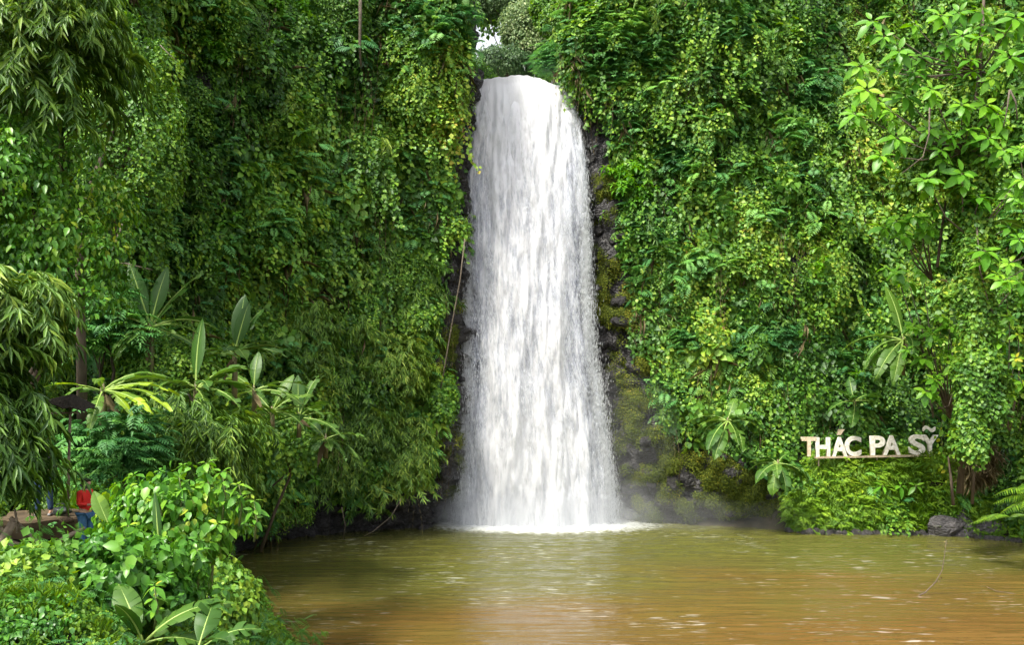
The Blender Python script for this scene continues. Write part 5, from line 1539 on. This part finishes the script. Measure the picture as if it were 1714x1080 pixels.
me = bpy.data.meshes.new('thatch_roof'); me.from_pydata(V, [], Fq); me.materials.append(M['thatch'])
link('thatch_roof', me, sh, (.09, 0, ht - .1), (.05, .2, 0), (.72, .72, .55))
link('crossbar', MB().tube([(-.45, 0, ht - .32), (.2, 0, ht - .30)], [.02, .02], 6).mesh('crossbar', M['wood']), sh)

def skin_obj(name, verts, edges, radii, mat, parent, sub=2, root=0):
    me = bpy.data.meshes.new(name); me.from_pydata(verts, edges, [])
    me.materials.append(mat)
    o = link(name, me, parent)
    sk = o.modifiers.new('skin', 'SKIN'); sk.use_smooth_shade = True
    ss = o.modifiers.new('smooth', 'SUBSURF'); ss.levels = sub; ss.render_levels = sub
    if not me.skin_vertices: me.skin_vertices.new()
    for i, r_ in enumerate(radii):
        me.skin_vertices[0].data[i].radius = r_ if hasattr(r_, '__len__') else (r_, r_)
    for i in range(len(verts)): me.skin_vertices[0].data[i].use_root = (i == root)
    return o

def person(loc, rz, label, pose, shirt, trousers, scale=1.0):
    e_ = empty('person', loc, label, 'person', None, (0, 0, rz))
    e_.scale = (scale,) * 3
    J = pose
    V = []; Ed = []; Rr = []; ix = {}
    def v(nm, p_, r_, par=None):
        ix[nm] = len(V); V.append(p_); Rr.append(r_)
        if par is not None: Ed.append((ix[par], ix[nm]))
    v('pelvis', J['pelvis'], (.135, .105))
    v('belly', J['belly'], (.125, .10), 'pelvis'); v('chest', J['chest'], (.15, .11), 'belly'); v('neckb', J['neckb'], (.075, .07), 'chest'); v('neck', J['neck'], (.055, .055), 'neckb')
    v('skull', J['skull'], (.078, .09), 'neck'); v('crown', J['crown'], (.072, .085), 'skull')
    hd = Vector(J['crown']) - Vector(J['neck']); fw = Vector(J.get('face', (0, -1, 0))).normalized()
    v('nose', tuple(Vector(J['skull']) + fw * .105), (.014, .012), 'skull')
    for s in ('L', 'R'):
        sg = -1 if s == 'L' else 1
        sd = fw.cross(Vector((0, 0, 1))) * sg
        v('ear' + s, tuple(Vector(J['skull']) + sd * .085), (.014, .02), 'skull')
        v('hip' + s, J['hip' + s], .095, 'pelvis'); v('knee' + s, J['knee' + s], .062, 'hip' + s); v('calf' + s, tuple((Vector(J['knee' + s]) * .65 + Vector(J['ank' + s]) * .35)), .058, 'knee' + s)
        v('ank' + s, J['ank' + s], .04, 'calf' + s)
        f_ = Vector(J['ank' + s]); v('foot' + s, tuple(f_ + fw * .13 + Vector((0, 0, -.045))), (.042, .028), 'ank' + s)
        v('sho' + s, J['sho' + s], .062, 'chest'); v('elb' + s, J['elb' + s], .042, 'sho' + s); v('wri' + s, J['wri' + s], .028, 'elb' + s)
        a_ = (Vector(J['wri' + s]) - Vector(J['elb' + s])).normalized()
        pl = Vector(J['wri' + s]) + a_ * .05
        v('palm' + s, tuple(pl), (.036, .018), 'wri' + s)
        lat = a_.cross(fw); lat = lat.normalized() if lat.length > .1 else Vector((1, 0, 0))
        crl = a_.cross(lat).normalized()
        for q_, (off, ln) in enumerate(((-.027, .062), (-.009, .074), (.009, .07), (.026, .055))):
            k1 = pl + a_ * .05 + lat * off; k2 = k1 + a_ * ln * .5 + crl * .008; k3 = k2 + a_ * ln * .42 + crl * .022
            v('f%d%s' % (q_, s), tuple(k1), .009, 'palm' + s); v('g%d%s' % (q_, s), tuple(k2), .0085, 'f%d%s' % (q_, s)); v('h%d%s' % (q_, s), tuple(k3), .007, 'g%d%s' % (q_, s))
        t1 = pl + lat * -.042 + a_ * .0; t2 = t1 + a_ * .035 + lat * -.014
        v('t' + s, tuple(t1), .011, 'palm' + s); v('u' + s, tuple(t2), .009, 't' + s)
    skin_obj('body', V, Ed, Rr, M['skin'], e_)
    g = lambda nm: V[ix[nm]]
    lerp_ = lambda a, b, k: tuple(Vector(a) * (1 - k) + Vector(b) * k)
    # shirt
    sv = [g('pelvis'), g('belly'), g('chest'), g('neckb')]; se = [(0, 1), (1, 2), (2, 3)]; sr = [(.155, .125), (.15, .125), (.175, .135), (.085, .08)]
    for s in 'LR':
        b0 = len(sv); sv += [g('sho' + s), g('elb' + s), lerp_(g('elb' + s), g('wri' + s), .85)]; sr += [.08, .058, .045]; se += [(2, b0), (b0, b0 + 1), (b0 + 1, b0 + 2)]
    skin_obj('shirt', sv, se, sr, shirt, e_)
    tv = [g('pelvis')]; te = []; tr_ = [(.148, .12)]
    for s in 'LR':
        b0 = len(tv); tv += [g('hip' + s), g('knee' + s), g('calf' + s), lerp_(g('knee' + s), g('ank' + s), .95)]; tr_ += [.11, .076, .072, .062]; te += [(0, b0), (b0, b0 + 1), (b0 + 1, b0 + 2), (b0 + 2, b0 + 3)]
    skin_obj('trousers', tv, te, tr_, trousers, e_)
    hv = [tuple(Vector(g('skull')) - fw * .02 + Vector((0, 0, .01))), tuple(Vector(g('crown')) - fw * .012 + Vector((0, 0, .02))), tuple(Vector(g('skull')) - fw * .05 - Vector((0, 0, .06)))]
    skin_obj('hair', hv, [(0, 1), (0, 2)], [(.088, .092), (.08, .088), (.062, .06)], M['hair'], e_)
    for s in 'LR':
        f_ = Vector(g('ank' + s))
        skin_obj('shoe', [tuple(f_ - fw * .05 + Vector((0, 0, -.05))), tuple(f_ + fw * .06 + Vector((0, 0, -.05))), tuple(f_ + fw * .16 + Vector((0, 0, -.058)))], [(0, 1), (1, 2)], [(.045, .04), (.048, .04), (.04, .03)], M['shoe'], e_)
    return e_
stand = dict(pelvis=(0, 0, .95), belly=(0, .0, 1.1), chest=(0, .01, 1.32), neckb=(0, .01, 1.46), neck=(0, 0, 1.52), skull=(0, -.02, 1.62), crown=(0, -.015, 1.69),
             hipL=(-.1, 0, .88), kneeL=(-.115, -.03, .49), ankL=(-.13, .02, .09), hipR=(.1, 0, .88), kneeR=(.125, -.01, .49), ankR=(.15, .0, .09),
             shoL=(-.19, .01, 1.42), elbL=(-.25, .02, 1.15), wriL=(-.16, -.16, 1.02), shoR=(.19, .01, 1.42), elbR=(.26, .03, 1.14), wriR=(.17, -.14, 1.0))
p1 = P(73, 858, 20)
person((p1.x, p1.y, PLZ + .03), math.radians(12), 'person in a dark top and blue jeans standing on the ledge under bamboo leaves', stand, M['black'], M['jeans'])
side_ = dict(stand); side_.update(shoL=(-.17, .01, 1.41), shoR=(.17, .01, 1.41), elbR=(.19, .02, 1.15), wriR=(.14, -.2, 1.12), elbL=(-.19, .02, 1.15), wriL=(-.12, -.22, 1.15), skull=(0, -.035, 1.61), crown=(0, -.04, 1.68))
p2 = P(143, 882, 19.3)
p2z = P(143, 803, 19.3).z - 1.62
person((p2.x, p2.y, p2z), math.radians(75), 'person in a bright red top and blue jeans half hidden by a banana leaf', side_, M['red'], M['jeans_light'], .95)
# footing for the second person
o = link('step', rock_mesh(93, .2, 1, .5, 'boulder', 'step'), None, (p2.x, p2.y, p2z - .19), None, (.5, .45, .42)); o.data.materials[0] = M['earth']; tagit(o, kind='structure')
# dark bag lying at the pole's foot
bg_ = P(103, 858, 20)
e_ = empty('bag', (bg_.x, bg_.y, PLZ + .03), 'dark bag lying on the ledge behind the sunshade pole', 'bag')
bag = rock_mesh(95, .12, 2, .7, 'boulder', 'bag_body'); bag.materials[0] = M['bag']
link('body', bag, e_, (0, 0, .11), None, (.24, .13, .15))
link('strap', MB().tube([(-.15, 0, .16), (-.08, -.03, .27), (.06, -.03, .28), (.15, 0, .15)], [.012] * 4, 6).mesh('strap', M['bag']), e_)
